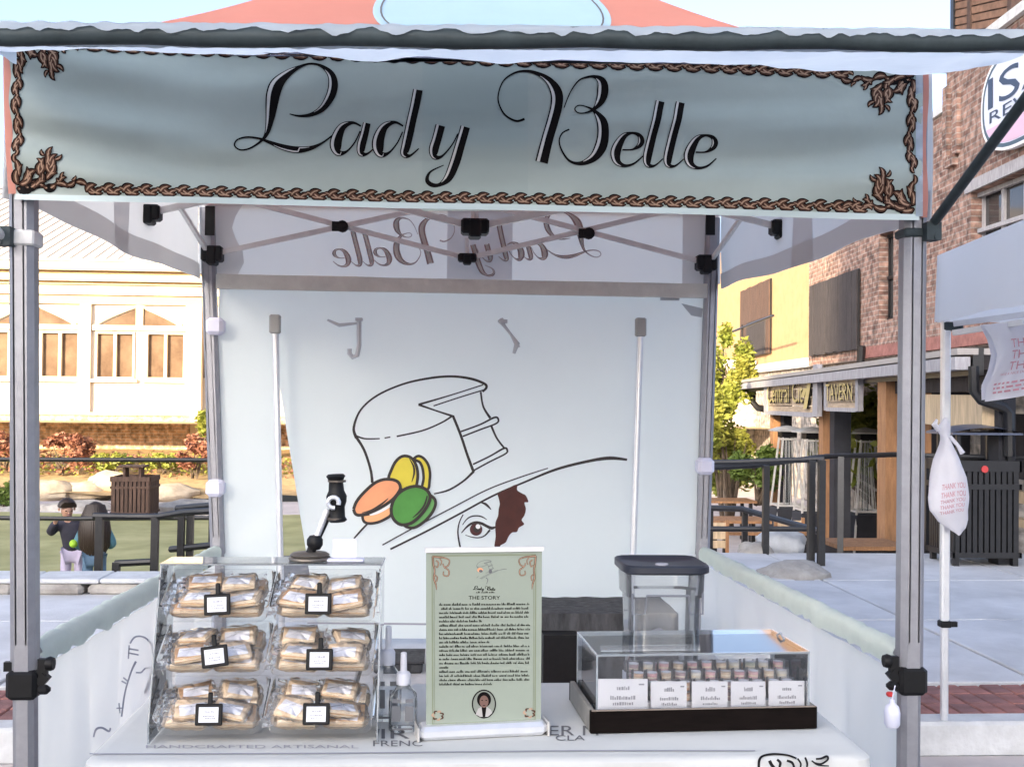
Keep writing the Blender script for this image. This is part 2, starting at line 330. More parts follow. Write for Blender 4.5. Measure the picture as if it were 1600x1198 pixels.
M['window_warm'] = mat('warm_window_glass', (0.09, 0.055, 0.035), 0.12, spec=0.5, col2=(0.19, 0.13, 0.085), scale=1.3)
M['interior'] = mat('room_interior', (0.16, 0.12, 0.09), 0.9, col2=(0.34, 0.25, 0.16), scale=0.7)

KY = 1.36          # kerb line: street below, plaza above it
PZ = 0.15
g = MB(); g.grid(lambda u, v: Vector((-90+180*u, -80+(KY+80)*v, 0)), 6, 6)
solo('street', g, 'asphalt', kind='structure')
g = MB(); g.grid(lambda u, v: Vector((-400+800*u, 29+700*v, 0.9)), 2, 2); g.grid(lambda u, v: Vector((-400+800*u, -900+820*v, -0.004)), 2, 2)
solo('ground', g, 'soil', kind='structure')
kerb = tag(thing('kerb', None, None), kind='structure')
km = MB(); km.box((0, 0, 0.078), (1.49, 0.16, 0.164), bev=0.015); kme = km.mesh('kerb_stone', 'kerbstone')
for i in range(-5, 6):
    o = bpy.data.objects.new('kerb_stone', kme); C.objects.link(o); o.parent = kerb; o.location = (i*1.5+0.7, KY, 0)
# gutter strip in front of the kerb
g = MB(); g.box((0, KY-0.29, 0.004), (17, 0.4, 0.012)); solo('gutter', g, 'path', kind='structure')
# brick band behind the kerb: each paver is a piece
band = tag(thing('paver_band', None, None), kind='structure')
g = MB(); g.box((0, KY+0.36, 0.06), (24, 0.56, 0.12)); part('mortar_bed', g, 'kerbstone', band)
pm = [MB(), MB()]
for k in (0, 1): pm[k].box((0, 0, 0), (0.105, 0.175, 0.05), bev=0.006)
pmes = [pm[0].mesh('brick_paver', 'paver'), pm[1].mesh('brick_paver', 'paver2')]
for side, xs in ((1, range(0, 24)), (-1, range(0, 26))):
    for i in xs:
        for j in range(3):
            x = side*(1.95+i*0.112); o = bpy.data.objects.new('brick', pmes[(i*7+j*3+i//3) % 2]); C.objects.link(o); o.parent = band
            o.location = (x, KY+0.175+j*0.184, 0.130+rnd.uniform(-.003, .003)); o.rotation_euler = (rnd.uniform(-.01, .01), rnd.uniform(-.01, .01), rnd.uniform(-.012, .012))
g = MB()
for a, b in ((-12, -4.95), (-1.85, 1.85), (4.75, 12)): g.box(((a+b)/2, KY+0.36, 0.137), (b-a, 0.56, 0.035))
part('plain_paving', g, 'paver', band)
# plaza slabs
FARY = 7.2
plaza = tag(thing('plaza', None, None), kind='structure')
FARL = 5.16
g = MB(); g.box((9.1, (KY+0.64+FARY)/2, 0.02), (21.8, FARY-KY-0.64, 0.2)); g.box((-10.9, (KY+0.64+FARL)/2, 0.02), (18.2, FARL-KY-0.64, 0.2)); part('sub_base', g, 'asphalt', plaza)
sm = MB(); sm.box((0, 0, 0), (1.775, 1.705, 0.06), bev=0.006); sme = sm.mesh('slab', 'concrete')
for i in range(-6, 7):
    for j in range(3 if i > -1 else 2):
        o = bpy.data.objects.new('slab', sme); C.objects.link(o); o.parent = plaza; o.location = (i*1.8+0.35, KY+1.52+j*1.73+0.05, 0.12+rnd.uniform(-.002, .002))
# ------------------------------------------------------------ sunken lawn, path and bank (left), patio (right)
def yd(z): return CAM.y+z   # depth along the tent axis
g = MB(); g.grid(lambda u, v: Vector((-30+30*u, 5.3+(16.3)*v, -0.9+0.06*math.sin(u*23+v*5)*math.sin(v*9))), 40, 24)
solo('lawn', g, 'grass', kind='structure', smooth=True)
g = MB(); g.box((-14, 23.0, -0.97), (34, 3.2, 0.16)); solo('path', g, 'path', kind='structure')
g = MB(); g.grid(lambda u, v: Vector((-45+50*u, 24.4+9*v, -0.75+0.85*min(1, v*1.15)**0.9+0.12*nz(u*30, v*8))), 60, 16)
solo('planted_bank', g, 'soil', kind='structure', smooth=True)
g = MB(); g.box((9, 20, -0.99), (22, 27, 0.16)); solo('patio', g, 'path', kind='structure')
g = MB(); g.box((9.1, FARY+0.06, -0.5), (21.8, 0.12, 1.1)); g.box((-10.9, FARL+.16, -0.48), (18.2, 0.3, 1.1)); g.box((-1.86, 6.3, -.5), (.12, 2.0, 1.1)); solo('retaining_wall', g, 'rock', 'grey retaining wall below the plaza edge', 'wall')

def rock(c, s, seed, n=10):
    b = MB(); cx, cy, cz = c; rings = n
    def f(u, v):
        a = 2*math.pi*u; t = math.pi*(v-0.5); d = Vector((math.cos(t)*math.cos(a), math.cos(t)*math.sin(a), math.sin(t)))
        k = 1+0.28*nz(d.x*1.6+seed, d.y*1.6, d.z*1.6)+0.12*nz(d.x*4+seed, d.y*4, d.z*4)
        return Vector((cx+d.x*s[0]*k, cy+d.y*s[1]*k, cz+d.z*s[2]*k))
    b.grid(f, 16, n); return b
# low stone edging wall, left, stone by stone
wl = thing('stone_edging', 'low rough grey stone edging with pale cap beside the lawn', 'wall', (-5.5, 4.95, PZ))
for i in range(13):
    x = -8.2+i*0.52; b = MB(); b.box((x, 4.98, PZ+0.03), (0.50+rnd.uniform(-.03, .01), 0.36, 0.09), bev=0.03)
    for k, p in enumerate(b.v): b.v[k] = p+Vector((0, nz(p.x*7, p.z*9, 1)*0.05, nz(p.x*6, p.y*6, 3)*0.02))
    part('stone', b, 'rock', wl)
    b = MB(); b.box((x+0.1, 5.03, PZ+0.095), (0.512, 0.44, 0.035), bev=0.01)
    for k, p in enumerate(b.v): b.v[k] = p+Vector((0, nz(p.x*7, p.z*9, 5)*0.03, nz(p.x*6, p.y*6, 7)*0.008))
    part('cap_stone', b, 'kerbstone', wl)
# boulders on the bank
for i, (px, py, z, sx, sz, m, lab) in enumerate([
    (300, 795, 25.5, 0.75, 0.22, 'rock', 'dark flat boulder beside the back tent leg'),
    (120, 800, 25.5, 1.0, 0.26, 'rock', 'long grey boulder lying in shade above the children'),
    (30, 806, 25.3, 0.6, 0.22, 'rock', 'small grey boulder at the left picture edge'),
    (75, 768, 28.0, 0.75, 0.32, 'rock_sunlit', 'sunlit tan boulder right of the front left leg'),
    (135, 770, 28.3, 0.6, 0.3, 'rock_sunlit', 'sunlit tan boulder left of the brown litter bin'),
    (172, 758, 28.6, 0.62, 0.36, 'rock_sunlit', 'rounded sunlit boulder partly behind the brown litter bin'),
    (265, 772, 28.0, 0.7, 0.25, 'rock_sunlit', 'sunlit tan boulder right of the brown litter bin')]):
    c = DZ(px, py, z); solo('boulder', rock((c.x, c.y, c.z), (sx, 0.5, sz), i*3.1), m, lab, 'boulder', 'boulders on the planted bank', smooth=True)

# ------------------------------------------------------------ vegetation
def foliage(c, rad, n, leaf, seed, clumps=16):
    b = MB(); r = random.Random(seed); cl = []
    for k in range(clumps):
        a = r.uniform(0, 2*math.pi); t = math.asin(r.uniform(-0.55, 1)); q = r.uniform(0.55, 0.92)
        cl.append((Vector((math.cos(a)*math.cos(t)*rad[0]*q, math.sin(a)*math.cos(t)*rad[1]*q, math.sin(t)*rad[2]*q)), r.uniform(0.22, 0.45)))
    for k in range(n):
        q, s = cl[r.randrange(len(cl))]; d = Vector((r.gauss(0, 1), r.gauss(0, 1), r.gauss(0, 1))); d = d.normalized()*r.uniform(0.4, 1.05)*s
        p = Vector(c)+q+Vector((d.x*rad[0], d.y*rad[1], d.z*rad[2]))
        x = Vector((r.uniform(-1, 1), r.uniform(-1, 1), r.uniform(-.6, .6))).normalized(); y = x.cross(Vector((r.uniform(-1, 1), r.uniform(-1, 1), r.uniform(-1, 1)))).normalized()
        l = leaf*r.uniform(0.6, 1.3); b.quad(p-x*l, p-y*l*0.45, p+x*l, p+y*l*0.45)
    return b
def shrub(name, c, rad, n, leaf, m, seed, label, cat='bush', group=None):
    c = Vector(c); t = thing(name, label, cat, c-Vector((0, 0, rad[2])), group=group)
    b = MB(); r = random.Random(seed)
    for k in range(7):
        e = c+Vector((r.uniform(-.6, .6)*rad[0], r.uniform(-.6, .6)*rad[1], r.uniform(0, .5)*rad[2])); s = c-Vector((r.uniform(-.1, .1), r.uniform(-.1, .1), rad[2]*1.05)); b.tube([s, (s+e)/2+Vector((0, 0, .1*rad[2])), e], [0.03*rad[2]+.01, 0.02*rad[2]+.006, 0.004], 5)
    part('stem', b, 'bark', t); part('crown', foliage(c, rad, n, leaf, seed), m, t, kind='stuff'); return t
for i, (px, py, z, rx, rz_, n, m, lab) in enumerate([
    (98, 705, 30, 0.82, 0.58, 1500, 'leaf_red', 'large russet bush beside the front left tent leg'),
    (8, 700, 30, 0.7, 0.55, 1100, 'leaf_red', 'russet bush at the left picture edge'),
    (305, 712, 29.5, 0.62, 0.55, 1100, 'leaf_red', 'russet bush beside the back left tent leg'),
    (172, 722, 30, 0.55, 0.25, 700, 'leaf_yellow', 'low lime shrub left of the litter bin top'),
    (255, 722, 30, 0.5, 0.28, 700, 'leaf_yellow', 'low lime shrub right of the litter bin top'),
    (318, 668, 31, 0.35, 0.6, 600, 'leaf_yellow', 'upright lime shrub against the back left tent leg'),
    (8, 772, 26.2, 0.45, 0.4, 600, 'leaf_green', 'dark green shrub low at the left picture edge'),
    (275, 818, 24.2, 0.25, 0.2, 300, 'leaf_green', 'small green tuft behind the black handrail')]):
    shrub('bush', DZ(px, py, z), (rx, rx*0.8, rz_), n, 0.075, M[m], 40+i, lab, group='bushes on the planted bank')
b = foliage(DZ(160, 672, 33.2)+Vector((0, 0, 0)), (9, 1.6, 0.42), 5200, 0.07, 91, clumps=160); b.v = [Vector((p.x, p.y-2.0, min(p.z-.95, .35))) for p in b.v]; o = solo('ground_cover', b, [M['leaf_red'], M['leaf_yellow']], 'loose low ground cover on the sunlit bank below the house', 'plants', kind='stuff')
for k, p in enumerate(o.data.polygons): p.material_index = (k*7919 >> 3) % 2

# ------------------------------------------------------------ railings
def railing(name, label, segs, posts, r=0.024, pr=0.03, group='black railings'):
    p0 = Vector(posts[0][0]); t = thing(name, label, 'railing', p0, group=group)
    for s in segs:
        b = MB(); b.tube(s, r, 8); part('rail', b, 'blackrail', t, smooth=True)
    for a, c in posts:
        b = MB(); a = Vector(a); c = Vector(c); b.bar(a, c, pr*2, pr*2); b.box(a+Vector((0, 0, .006)), (pr*4, pr*4, .012)); part('post', b, 'blackrail', t)
    return t
def rp(px, z, h): q = DZ(px, 628, z); return Vector((q.x, q.y, h))
ya = DZ(0, 718, 12.4)
railing('guard_railing', 'black two-bar railing running straight across in front of the bank', [
    [DZ(-120, 717, 12.4), DZ(120, 718, 12.4), DZ(420, 719, 12.4)], [DZ(-120, 808, 12.4), DZ(120, 810, 12.4), DZ(420, 808, 12.4)]],
    [(rp(38, 12.4, -0.9), DZ(38, 717, 12.4)), (rp(333, 12.4, -0.9), DZ(333, 718, 12.4)), (rp(-115, 12.4, -0.9), DZ(-115, 717, 12.4))])
railing('stair_handrail', 'black stair handrail with square posts in front of the children', [
    [DZ(146, 806, 9.9), DZ(200, 807, 9.9), DZ(246, 807, 9.9), DZ(290, 800, 9.7), DZ(345, 797, 9.6)],
    [DZ(180, 880, 9.95), DZ(243, 877, 9.95)], [DZ(276, 794, 10.6), DZ(345, 788, 10.4)], [DZ(266, 858, 10.6), DZ(345, 850, 10.4)]],
    [(rp(156, 9.9, -0.9), DZ(156, 806, 9.9)), (rp(243, 9.9, -0.9), DZ(243, 806, 9.9)), (rp(182, 9.95, -0.9), DZ(182, 878, 9.95)), (rp(284, 10.55, -0.9), DZ(284, 794, 10.55)), (rp(298, 10.6, -0.9), DZ(298, 794, 10.6))], 0.03, 0.03)
railing('patio_railing', 'black railing with many posts between the plaza and the sunken patio', [
    [DZ(1080, 722, 11.0), DZ(1150, 722, 10.9), DZ(1288, 717, 10.6)], [DZ(1080, 732, 11.2), DZ(1180, 727, 11.3), DZ(1290, 713, 11.6), DZ(1400, 710, 11.9), DZ(1480, 713, 11.6), DZ(1620, 716, 11.2)],
    [DZ(1080, 826, 11.5), DZ(1272, 826, 11.3)]],
    [(rp(1197, 11.2, -0.9), DZ(1197, 727, 11.2)), (rp(1268, 10.5, 0.0), DZ(1268, 719, 10.6)), (rp(1284, 10.4, 0.0), DZ(1284, 718, 10.4)), (rp(1314, 11.3, -0.3), DZ(1314, 714, 11.6)), (rp(1450, 11.6, -0.3), DZ(1450, 712, 11.7))], 0.027, 0.03)
railing('ramp_handrail', 'pale worn sloping handrail on black posts beyond the patio railing', [[DZ(1095, 793, 13.5), DZ(1160, 795, 13.2), DZ(1280, 830, 11.6)]],
    [(rp(1164, 13.2, -0.9), DZ(1164, 796, 13.2)), (rp(1110, 13.5, -0.9), DZ(1110, 794, 13.5))], 0.035, 0.03, group='handrails')

# ------------------------------------------------------------ white house across the lawn
HY = yd(36); 
def hp(px, py, dy=0): return P(px, py, HY+dy)
hs = thing('white_house', 'cream house with arched transom windows and pale roof across the lawn', 'house', (hp(220, 645).x, HY, 1.2))
zt = hp(160, 476).z; zb = hp(160, 650).z-0.6; xl = hp(-220, 600).x; xr = hp(560, 600).x
def hwin(cx):   # a group: two double windows under an arched transom
    return [(cx-70, cx-8), (cx+9, cx+71)]
holes = []
groups = [54, 219, 384, -111]
M['brass'] = mat('yellow_lamp', (.62, .42, .06), .5)
wall = MB()
# wall built as strips around the openings
ztop_win = hp(160, 518).z; zsill = hp(160, 592).z; zar0 = hp(160, 508).z; zar1 = hp(160, 482).z
edges = []
for cx in sorted(groups):
    for a, b2 in hwin(cx): edges.append((hp(a, 560).x, hp(b2, 560).x))
edges.sort(); x = xl
def wbox(x0, x1, z0, z1, m=wall, y=HY, t=0.3): m.box(((x0+x1)/2, y+t/2, (z0+z1)/2), (x1-x0, t, z1-z0))
wbox(xl, xr, zb, zsill); wbox(xl, xr, ztop_win, zt+0.35)
for a, b2 in edges:
    wbox(x, a, zsill+.001, ztop_win-.001); x = b2
wbox(x, xr, zsill+.001, ztop_win-.001)
part('wall', wall, 'housewhite', hs)
M['tanbrick'] = brickmat('tan_brick', (0.42, 0.27, 0.17), (0.52, 0.36, 0.24), (0.50, 0.42, 0.34), 1.0, 0.28, 0.09, 0.012, axis='X')
b = MB(); b.box(((xl+xr)/2, HY-.12, (hp(160, 648).z-1.0)/2), (xr-xl, .3, hp(160, 648).z+1.0)); part('brick_plinth', b, 'tanbrick', hs); b = MB(); b.box(((xl+xr)/2, HY-.16, hp(160, 648).z+.04), (xr-xl, .4, .08)); part('plinth_cap', b, 'trim_white', hs)
b = MB(); b.box(((xl+xr)/2, HY+3.2, (zsill+zt)/2), (xr-xl-.2, 0.1, zt-zsill+1)); b.box(((xl+xr)/2, HY+1.7, zsill-.1), (xr-xl-.2, 2.9, .1)); part('room_back', b, 'interior', hs)
for a, b2 in edges:
    wd = MB(); mid = (a+b2)/2; t = 0.065
    for x0, x1 in ((a, a+t), (mid-t*.7, mid+t*.7), (b2-t, b2)): wd.box(((x0+x1)/2, HY+.02, (zsill+ztop_win)/2), (x1-x0, .16, ztop_win-zsill))
    wd.box((mid, HY+.02, zsill+t/2), (b2-a, .15, t)); wd.box((mid, HY+.02, ztop_win-t/2), (b2-a, .15, t))
    wo = part('window', wd, 'trim_white', hs)
    for x0, x1 in ((a+t, mid-t*.7), (mid+t*.7, b2-t)):
        pb = MB(); pb.box(((x0+x1)/2, HY+.09, (zsill+ztop_win)/2), (x1-x0, .02, ztop_win-zsill-2*t)); part('pane', pb, 'window_warm', wo)
    for q_, h_ in ():
        x_ = a+(b2-a)*q_; pb = MB(); pb.lathe([(.01, 0), (.07, .0), (.05, h_*.5), (.07, h_), (.01, h_+.03)], 8, (x_, HY+.04, zsill+t+.01)); part('sill_ornament', pb, 'brass', wo)
    s = MB(); s.box((mid, HY-.05, zsill-.05), (b2-a+.2, .2, .1)); part('sill', s, 'trim_white', wo)
for cx in groups:
    for sx in (-1, 1):
        pts = []; x0 = hp(cx+sx*6, 500).x; x1 = hp(cx+sx*60, 500).x
        for k in range(9):
            u = k/8; pts.append((x0+(x1-x0)*u, HY-.03, zar0+(zar1-zar0)*(1-u)**0.85))
        pts.append((x0, HY-.03, zar0))
        pts = [(p[0], p[1], p[2]) for p in pts[:-1]]+[(x0, HY-.03, zar0)]
        b = MB(); b.prism([Vector(p) for p in (pts if sx > 0 else pts[::-1])], (0, .02, 0)); part('transom_pane', b, 'window_warm', hs)
    b = MB(); ft = []
    for k in range(17):
        u = -1+k/8; ft.append(Vector((hp(cx+u*66, 500).x, HY-.06, zar0+.02+(zar1-zar0+.09)*(1-abs(u))**0.8)))
    b.tube(ft, .045, 6); b.box((hp(cx, 500).x, HY-.05, (zar0+zar1)/2), (.22, .08, zar1-zar0+.1)); b.box((hp(cx, 500).x, HY-.05, zar0-.08), (hp(cx+76, 500).x-hp(cx-76, 500).x, .1, .16)); part('transom_frame', b, 'trim_white', hs)
    b = MB(); b.box((hp(cx+82, 500).x, HY-.08, (zb+zt)/2), (.32, .16, zt-zb)); part('pilaster', b, 'housewhite', hs)
yy = 476
for k, (h0, h1, dy, m) in enumerate([(476, 462, .12, 'trim'), (461.6, 447, .22, 'trim_white'), (446.6, 442, .3, 'trim'), (441.6, 431, .5, 'trim_white'), (430.6, 427, .55, 'trim'), (426.6, 414, .8, 'trim_white')]):
    z0, z1 = hp(160, h0).z, hp(160, h1).z; b = MB(); b.box(((xl+xr)/2, HY-dy/2+.05, (z0+z1)/2), (xr-xl, dy+.1, z1-z0-.004)); part('cornice', b, m, hs)
ze = hp(160, 413.5).z
rf = MB(); rf.prism([Vector((xl-.3, HY-.85, ze)), Vector((xl-.3, HY-.85, ze+.06)), Vector((xl-.3, HY+7, ze+3.6)), Vector((xl-.3, HY+7.2, ze))], (xr-xl+.6, 0, 0)); ro = part('roof', rf, 'roofmetal', hs)
for k in range(44):
    x = xl-.2+k*(xr-xl)/43; b = MB(); b.bar((x, HY-.83, ze+.07), (x+1.1, HY+6.9, ze+3.57), .03, .035); part('roof_seam', b, 'roofmetal', ro)
b = MB(); b.box((hp(312, 560).x, HY-.35, (zb+zt)/2), (.3, .3, zt-zb)); part('porch_column', b, 'trim_white', hs)

# ------------------------------------------------------------ brown litter bin on the path (left)
def litter(c, wdt, dep, hgt, m, label, top_h, slats=9, roofm=None):
    c = Vector(c); t = thing('litter_bin', label, 'litter bin', c)
    b = MB(); b.box(c+Vector((0, 0, hgt*.5+.06)), (wdt*.9, dep*.9, hgt*.9)); part('liner', b, 'blackplastic', t)
    for side in range(4):
        for k in range(slats):
            u = (k+.5)/slats-.5
            if side < 2: p = Vector((u*wdt, (-dep/2 if side == 0 else dep/2), hgt/2+.08)); s = (wdt/slats*.72, .018, hgt)
            else: p = Vector(((-wdt/2 if side == 2 else wdt/2), u*dep, hgt/2+.08)); s = (.018, dep/slats*.72, hgt)
            q = MB(); q.box(c+p, s); part('slat', q, m, t)
    for h in (.1, hgt*.86, hgt+.07):
        q = MB()
        for sy in (-1, 1): q.box(c+Vector((0, sy*(dep/2+.012), h)), (wdt+.05, .02, .05 if h < hgt else .1))
        for sx in (-1, 1): q.box(c+Vector((sx*(wdt/2+.012), 0, h)), (.02, dep+.044, .05 if h < hgt else .1))
        part('band', q, m, t)
    for sx in (-1, 1):
        for sy in (-1, 1):
            q = MB(); q.box(c+Vector((sx*wdt*.46, sy*dep*.46, .05)), (.05, .05, .1)); part('foot', q, m, t)
    return t, c
bc = DZ(211, 813, 24.2); bc.z = -0.89
t, c = litter(bc, .78, .78, .74, M['plank_brown'], 'brown slatted litter bin with small raised hood on the path', 0)
b = MB(); b.box(c+Vector((-.05, 0, 1.06)), (.55, .5, .045), bev=.015); part('hood', b, 'plank_brown', t)
for sx in (.12, -.2): b = MB(); b.box(c+Vector((sx, 0, .93)), (.045, .3, .24)); part('hood_post', b, 'plank_brown', t)
# ------------------------------------------------------------ black litter bin on the plaza (right)
bc = G(1540, 884, PZ); bc.y += .25
t, c = litter(bc, .60, .52, .84, M['blackrail'], 'black slatted litter bin with domed rain hood behind the tied bag', 0, 11)
b = MB(); b.grid(lambda u, v: c+Vector(((u-.5)*.66, (v-.5)*.58, 1.215+.075*(1-(2*u-1)**2)*(1-.4*(2*v-1)**2))), 12, 8); b.box(c+Vector((0, 0, 1.205)), (.66, .58, .02)); part('hood', b, mat('bin_hood_paint', (.07, .085, .13), .35), t, smooth=True)
for sx in (-1, 1):
    for sy in (-1, 1): b = MB(); b.box(c+Vector((sx*.24, sy*.2, 1.06)), (.035, .035, .28)); part('hood_post', b, 'blackrail', t)
b = MB(); b.lathe([(0.001, 0), (.032, 0), (.032, .006), (.001, .007)], 14, c+Vector((-.03, -.289, .885)), Matrix.Rotation(R(90), 4, 'X')); part('sticker', b, mat('red_sticker', (.55, .05, .05), .5), t)

# ------------------------------------------------------------ brick building, right
def WX(Y): return 9.0+0.05*(Y-yd(18))          # wall face line
WANG = math.atan(0.05)
def wl_(px, out=0.0):     # Y where the wall face meets the photo column
    d = ray(px, 600); s = (WX(0)-out-CAM.x - 0.05*(0-CAM.y)) / (d.x/d.y-0.05); return CAM.y+s
def wp(px, py, out=0.0):   # point on the wall plane, 'out' metres towards the plaza
    Y = wl_(px, out); d = ray(px, py); t = (Y-CAM.y)/d.y; return CAM+d*t
bb = thing('brick_building', 'brown brick building with plank shutters and tall windows, right', 'building', (WX(20), 20, -0.9))
def wbx(Y0, Y1, z0, z1, out, dep, m, name, parent=bb):
    b = MB(); pts = [Vector((WX(Y0)-out, Y0, z0)), Vector((WX(Y1)-out, Y1, z0)), Vector((WX(Y1)-out+dep, Y1, z0)), Vector((WX(Y0)-out+dep, Y0, z0))]
    b.prism(pts, (0, 0, z1-z0)); return part(name, b, m, parent)
BO = .35
Yc = wl_(1263, BO)
def wallwith(Y0, Y1, z0, z1, out, dep, m, holes, name='wall'):
    """wall slab with rectangular openings; holes (Ya, Yb, za, zb) sorted by Y"""
    b = MB()
    def seg(a, c, za, zb):
        if c-a < .01 or zb-za < .01: return
        b.prism([Vector((WX(a)-out, a, za)), Vector((WX(c)-out, c, za)), Vector((WX(c)-out+dep, c, za)), Vector((WX(a)-out+dep, a, za))], (0, 0, zb-za))
    y = Y0
    for (a, c, za, zb) in sorted(holes):
        seg(y, a, z0, z1); seg(a, c, z0, za); seg(a, c, zb, z1); y = c
    seg(y, Y1, z0, z1); return part(name, b, m, bb)
ya, yb_ = wl_(1395, BO), wl_(1373, BO); tw = (ya, yb_, wp(1384, 500, BO).z, wp(1384, 362, BO).z)
y3a, y3b = wl_(1660, BO), wl_(1516, BO); w3 = (y3a, y3b, wp(1516, 420, BO).z, wp(1516, 302, BO).z)
Ystep = wl_(1477, BO); ZT2, ZT1 = wp(1478, 112, BO).z, wp(1462, 176, BO).z-.1
wallwith(10, Ystep, 2.6, ZT2, .35, .5, 'brick', [w3]); wallwith(Ystep, Yc, 2.6, ZT1, .35, .5, 'brick', [tw])
wallwith(Yc, 44, 2.85, 7.3, 0, .4, 'stucco', [])
wallwith(10, 44, -0.9, 2.59, .12, .5, 'stoneband', [], 'stone_base')
wbx(Ystep-6.5, Ystep+.1, ZT2, ZT2+.16, .45, .8, 'kerbstone', 'coping'); wbx(Ystep, Yc, ZT1, ZT1+.12, .42, .7, 'kerbstone', 'coping')
wbx(Yc, 44, 2.6, 2.84, .25, .6, 'kerbstone', 'stone_ledge')
# raised brick pilasters and belt
for px in (1480, 1496): Y = wl_(px, BO); wbx(Y-.1, Y+.1, wp(1488, 245, BO).z, ZT2-.3 if px < 1490 else ZT2-.5, .42, .1, 'brick', 'pilaster')
wbx(wl_(1495, BO), wl_(1482, BO), wp(1488, 245, BO).z-.18, wp(1488, 245, BO).z, .44, .1, 'brick', 'corbel')
wbx(10, wl_(1510, BO), w3[3]+.01, w3[3]+.2, .40, .1, 'timber_grey', 'window_lintel')
wbx(10, wl_(1346, BO), 2.62, 2.85, .42, .1, 'paver', 'brick_belt')
for hidx, hh in enumerate((tw, w3)):
    a, c, za, zb = hh; fr = MB(); t = .07; panes = 2 if hidx == 0 else 5
    ys = [a+(c-a)*k/(1 if hidx == 0 else 4) for k in range(2 if hidx == 0 else 5)]
    for y in ys: fr.box((WX(y)-.12, y, (za+zb)/2), (.08, t, zb-za))
    for zz in (za+t/2, zb-t/2, (za+zb)/2): fr.box(((WX(a)+WX(c))/2-.12, (a+c)/2, zz), (.079, c-a, t))
    fo = part('window', fr, 'timber_grey' if hidx else 'blackrail', bb)
    for y0, y1 in zip(ys, ys[1:]):
        for z0, z1 in ((za, (za+zb)/2), ((za+zb)/2, zb)):
            q = MB(); q.box(((WX(y0)+WX(y1))/2-.08, (y0+y1)/2, (z0+z1)/2), (.015, y1-y0-.02, z1-z0-.02)); part('pane', q, 'window', fo)
# plank panels: far door and big shutter
def planks(Y0, Y1, z0, z1, out, m, name, n, label=None):
    fr = wbx(Y0, Y1, z0, z1, out, .04, 'blackrail', name)
    for k in range(n):
        a = Y0+(Y1-Y0)*k/n; c = Y0+(Y1-Y0)*(k+1)/n; wbx(a+.006, c-.006, z0+rnd.uniform(0, .03), z1-rnd.uniform(0, .03), out+.035+rnd.uniform(0, .012), .03, m, 'plank', fr)
    return fr
planks(wl_(1206), wl_(1160), wp(1183, 556).z, wp(1183, 445).z, .06, 'plank_brown', 'door_panel', 8)
wbx(wl_(1201), wl_(1172), wp(1183, 556).z, wp(1190, 499).z, .14, .04, 'plank', 'lower_door')
planks(wl_(1340, .42), wl_(1266, .42), wp(1300, 552, .42).z, wp(1300, 434, .42).z, .42, 'plank', 'shutter_panel', 11)
b = MB(); q = wp(1342, 560, .5); b.tube([wp(1346, 540, .5), wp(1344, 575, .5)], .09, 8); part('drain_pipe', b, 'blackrail', bb)
b = MB()
for x in (1160, 1130, 1100): b.tube([wp(x, 560, 1.2), wp(x, 507, 1.2)], .03, 6)
b.tube([wp(1208, 493, 1.2), wp(1160, 512, 1.2), wp(1090, 540, 1.2)], .035, 6); part('balcony_rail', b, 'blackrail', bb)
b = MB()
def cyl(u, v): a = R(100+160*u); return Vector((WX(34)+.2+2.2*math.cos(a), 35+3.0*math.sin(a), -0.9+3.75*v))
b.grid(cyl, 20, 4); part('curved_base', b, 'stoneband', bb, smooth=True)
b = MB(); b.prism([cyl(k/20, 1) for k in range(21)], (0, 0, .18)); part('balcony_cap', b, 'kerbstone', bb)
M['cladding'] = mat('cladding_timber', (0.20, 0.11, 0.07), .85, var=.35, scale=5)
# timber-clad roof tower
ty0, ty1 = wl_(1592, .2)+.2, wl_(1489, .2); tw_ = wbx(ty0, ty1, ZT2+.17, 11.5, .2, 3, 'plank_brown', 'roof_tower')
for k in range(24):
    z = ZT2+.2+k*.14; b = MB(); b.bar((WX(ty0)-.215, ty0+.1, z-.3), (WX(ty1)-.215, ty1-.1, z+.25), .03, .11, up=(0, 0, 1)); part('cladding_board', b, M['cladding'], tw_)
for y in (ty0+.05, ty1-.03, ty1-.75): wbx(y-.07, y+.07, ZT2+.18, 11.5, .26, .06, 'blackrail' if y > ty1-.1 else 'plank_brown', 'corner_board', tw_)

# oval wall sign with lettering, mounted on the brick
s0, s1 = wl_(1536, .45), wl_(1536, .45)-3.0; zc0, zc1 = wp(1545, 252, .45).z, wp(1540, 140, .45).z+.45
sg = thing('wall_sign', 'white oval sign with navy letters and pink base on brick wall', 'sign', (WX(s0)-.45, (s0+s1)/2, zc0))
def sgp(u, v, o): Y = s0+(s1-s0)*u; return Vector((WX(Y)-.40-o, Y, zc0+(zc1-zc0)*v))
def oval(inset, flat=.0):
    pts = []
    for k in range(40):
        a = 2*math.pi*k/40; ca, sa = math.cos(a), math.sin(a); q = 1/((abs(ca)**3.2+abs(sa)**2.2)**(1/2.7)); pts.append((.5+(.5-inset)*ca*q, .5+(.5-inset*1.4)*sa*q))
    return pts
b = MB(); b.prism([sgp(u, v, 0) for u, v in oval(0)], (-.1, 0, 0)); part('backing', b, 'paper', sg)
b = MB(); b.fill(oval(.02), lambda u, v: sgp(u, v, .104)); part('navy_rim', b, mat('sign_navy', (.05, .09, .13), .5), sg)
b = MB(); b.fill(oval(.045), lambda u, v: sgp(u, v, .108)); part('face', b, mat('sign_face', (.62, .66, .78), .5), sg)
lo = [p for p in oval(.05) if p[1] < .34]; lo.sort(key=lambda p: math.atan2(p[1]-.34, p[0]-.5)); b = MB(); b.fill(lo, lambda u, v: sgp(u, v, .112)); part('pink_base', b, mat('sign_pink', (.62, .42, .55), .5), sg)
sln = mat('sign_letter_navy', (.03, .05, .10), .5)
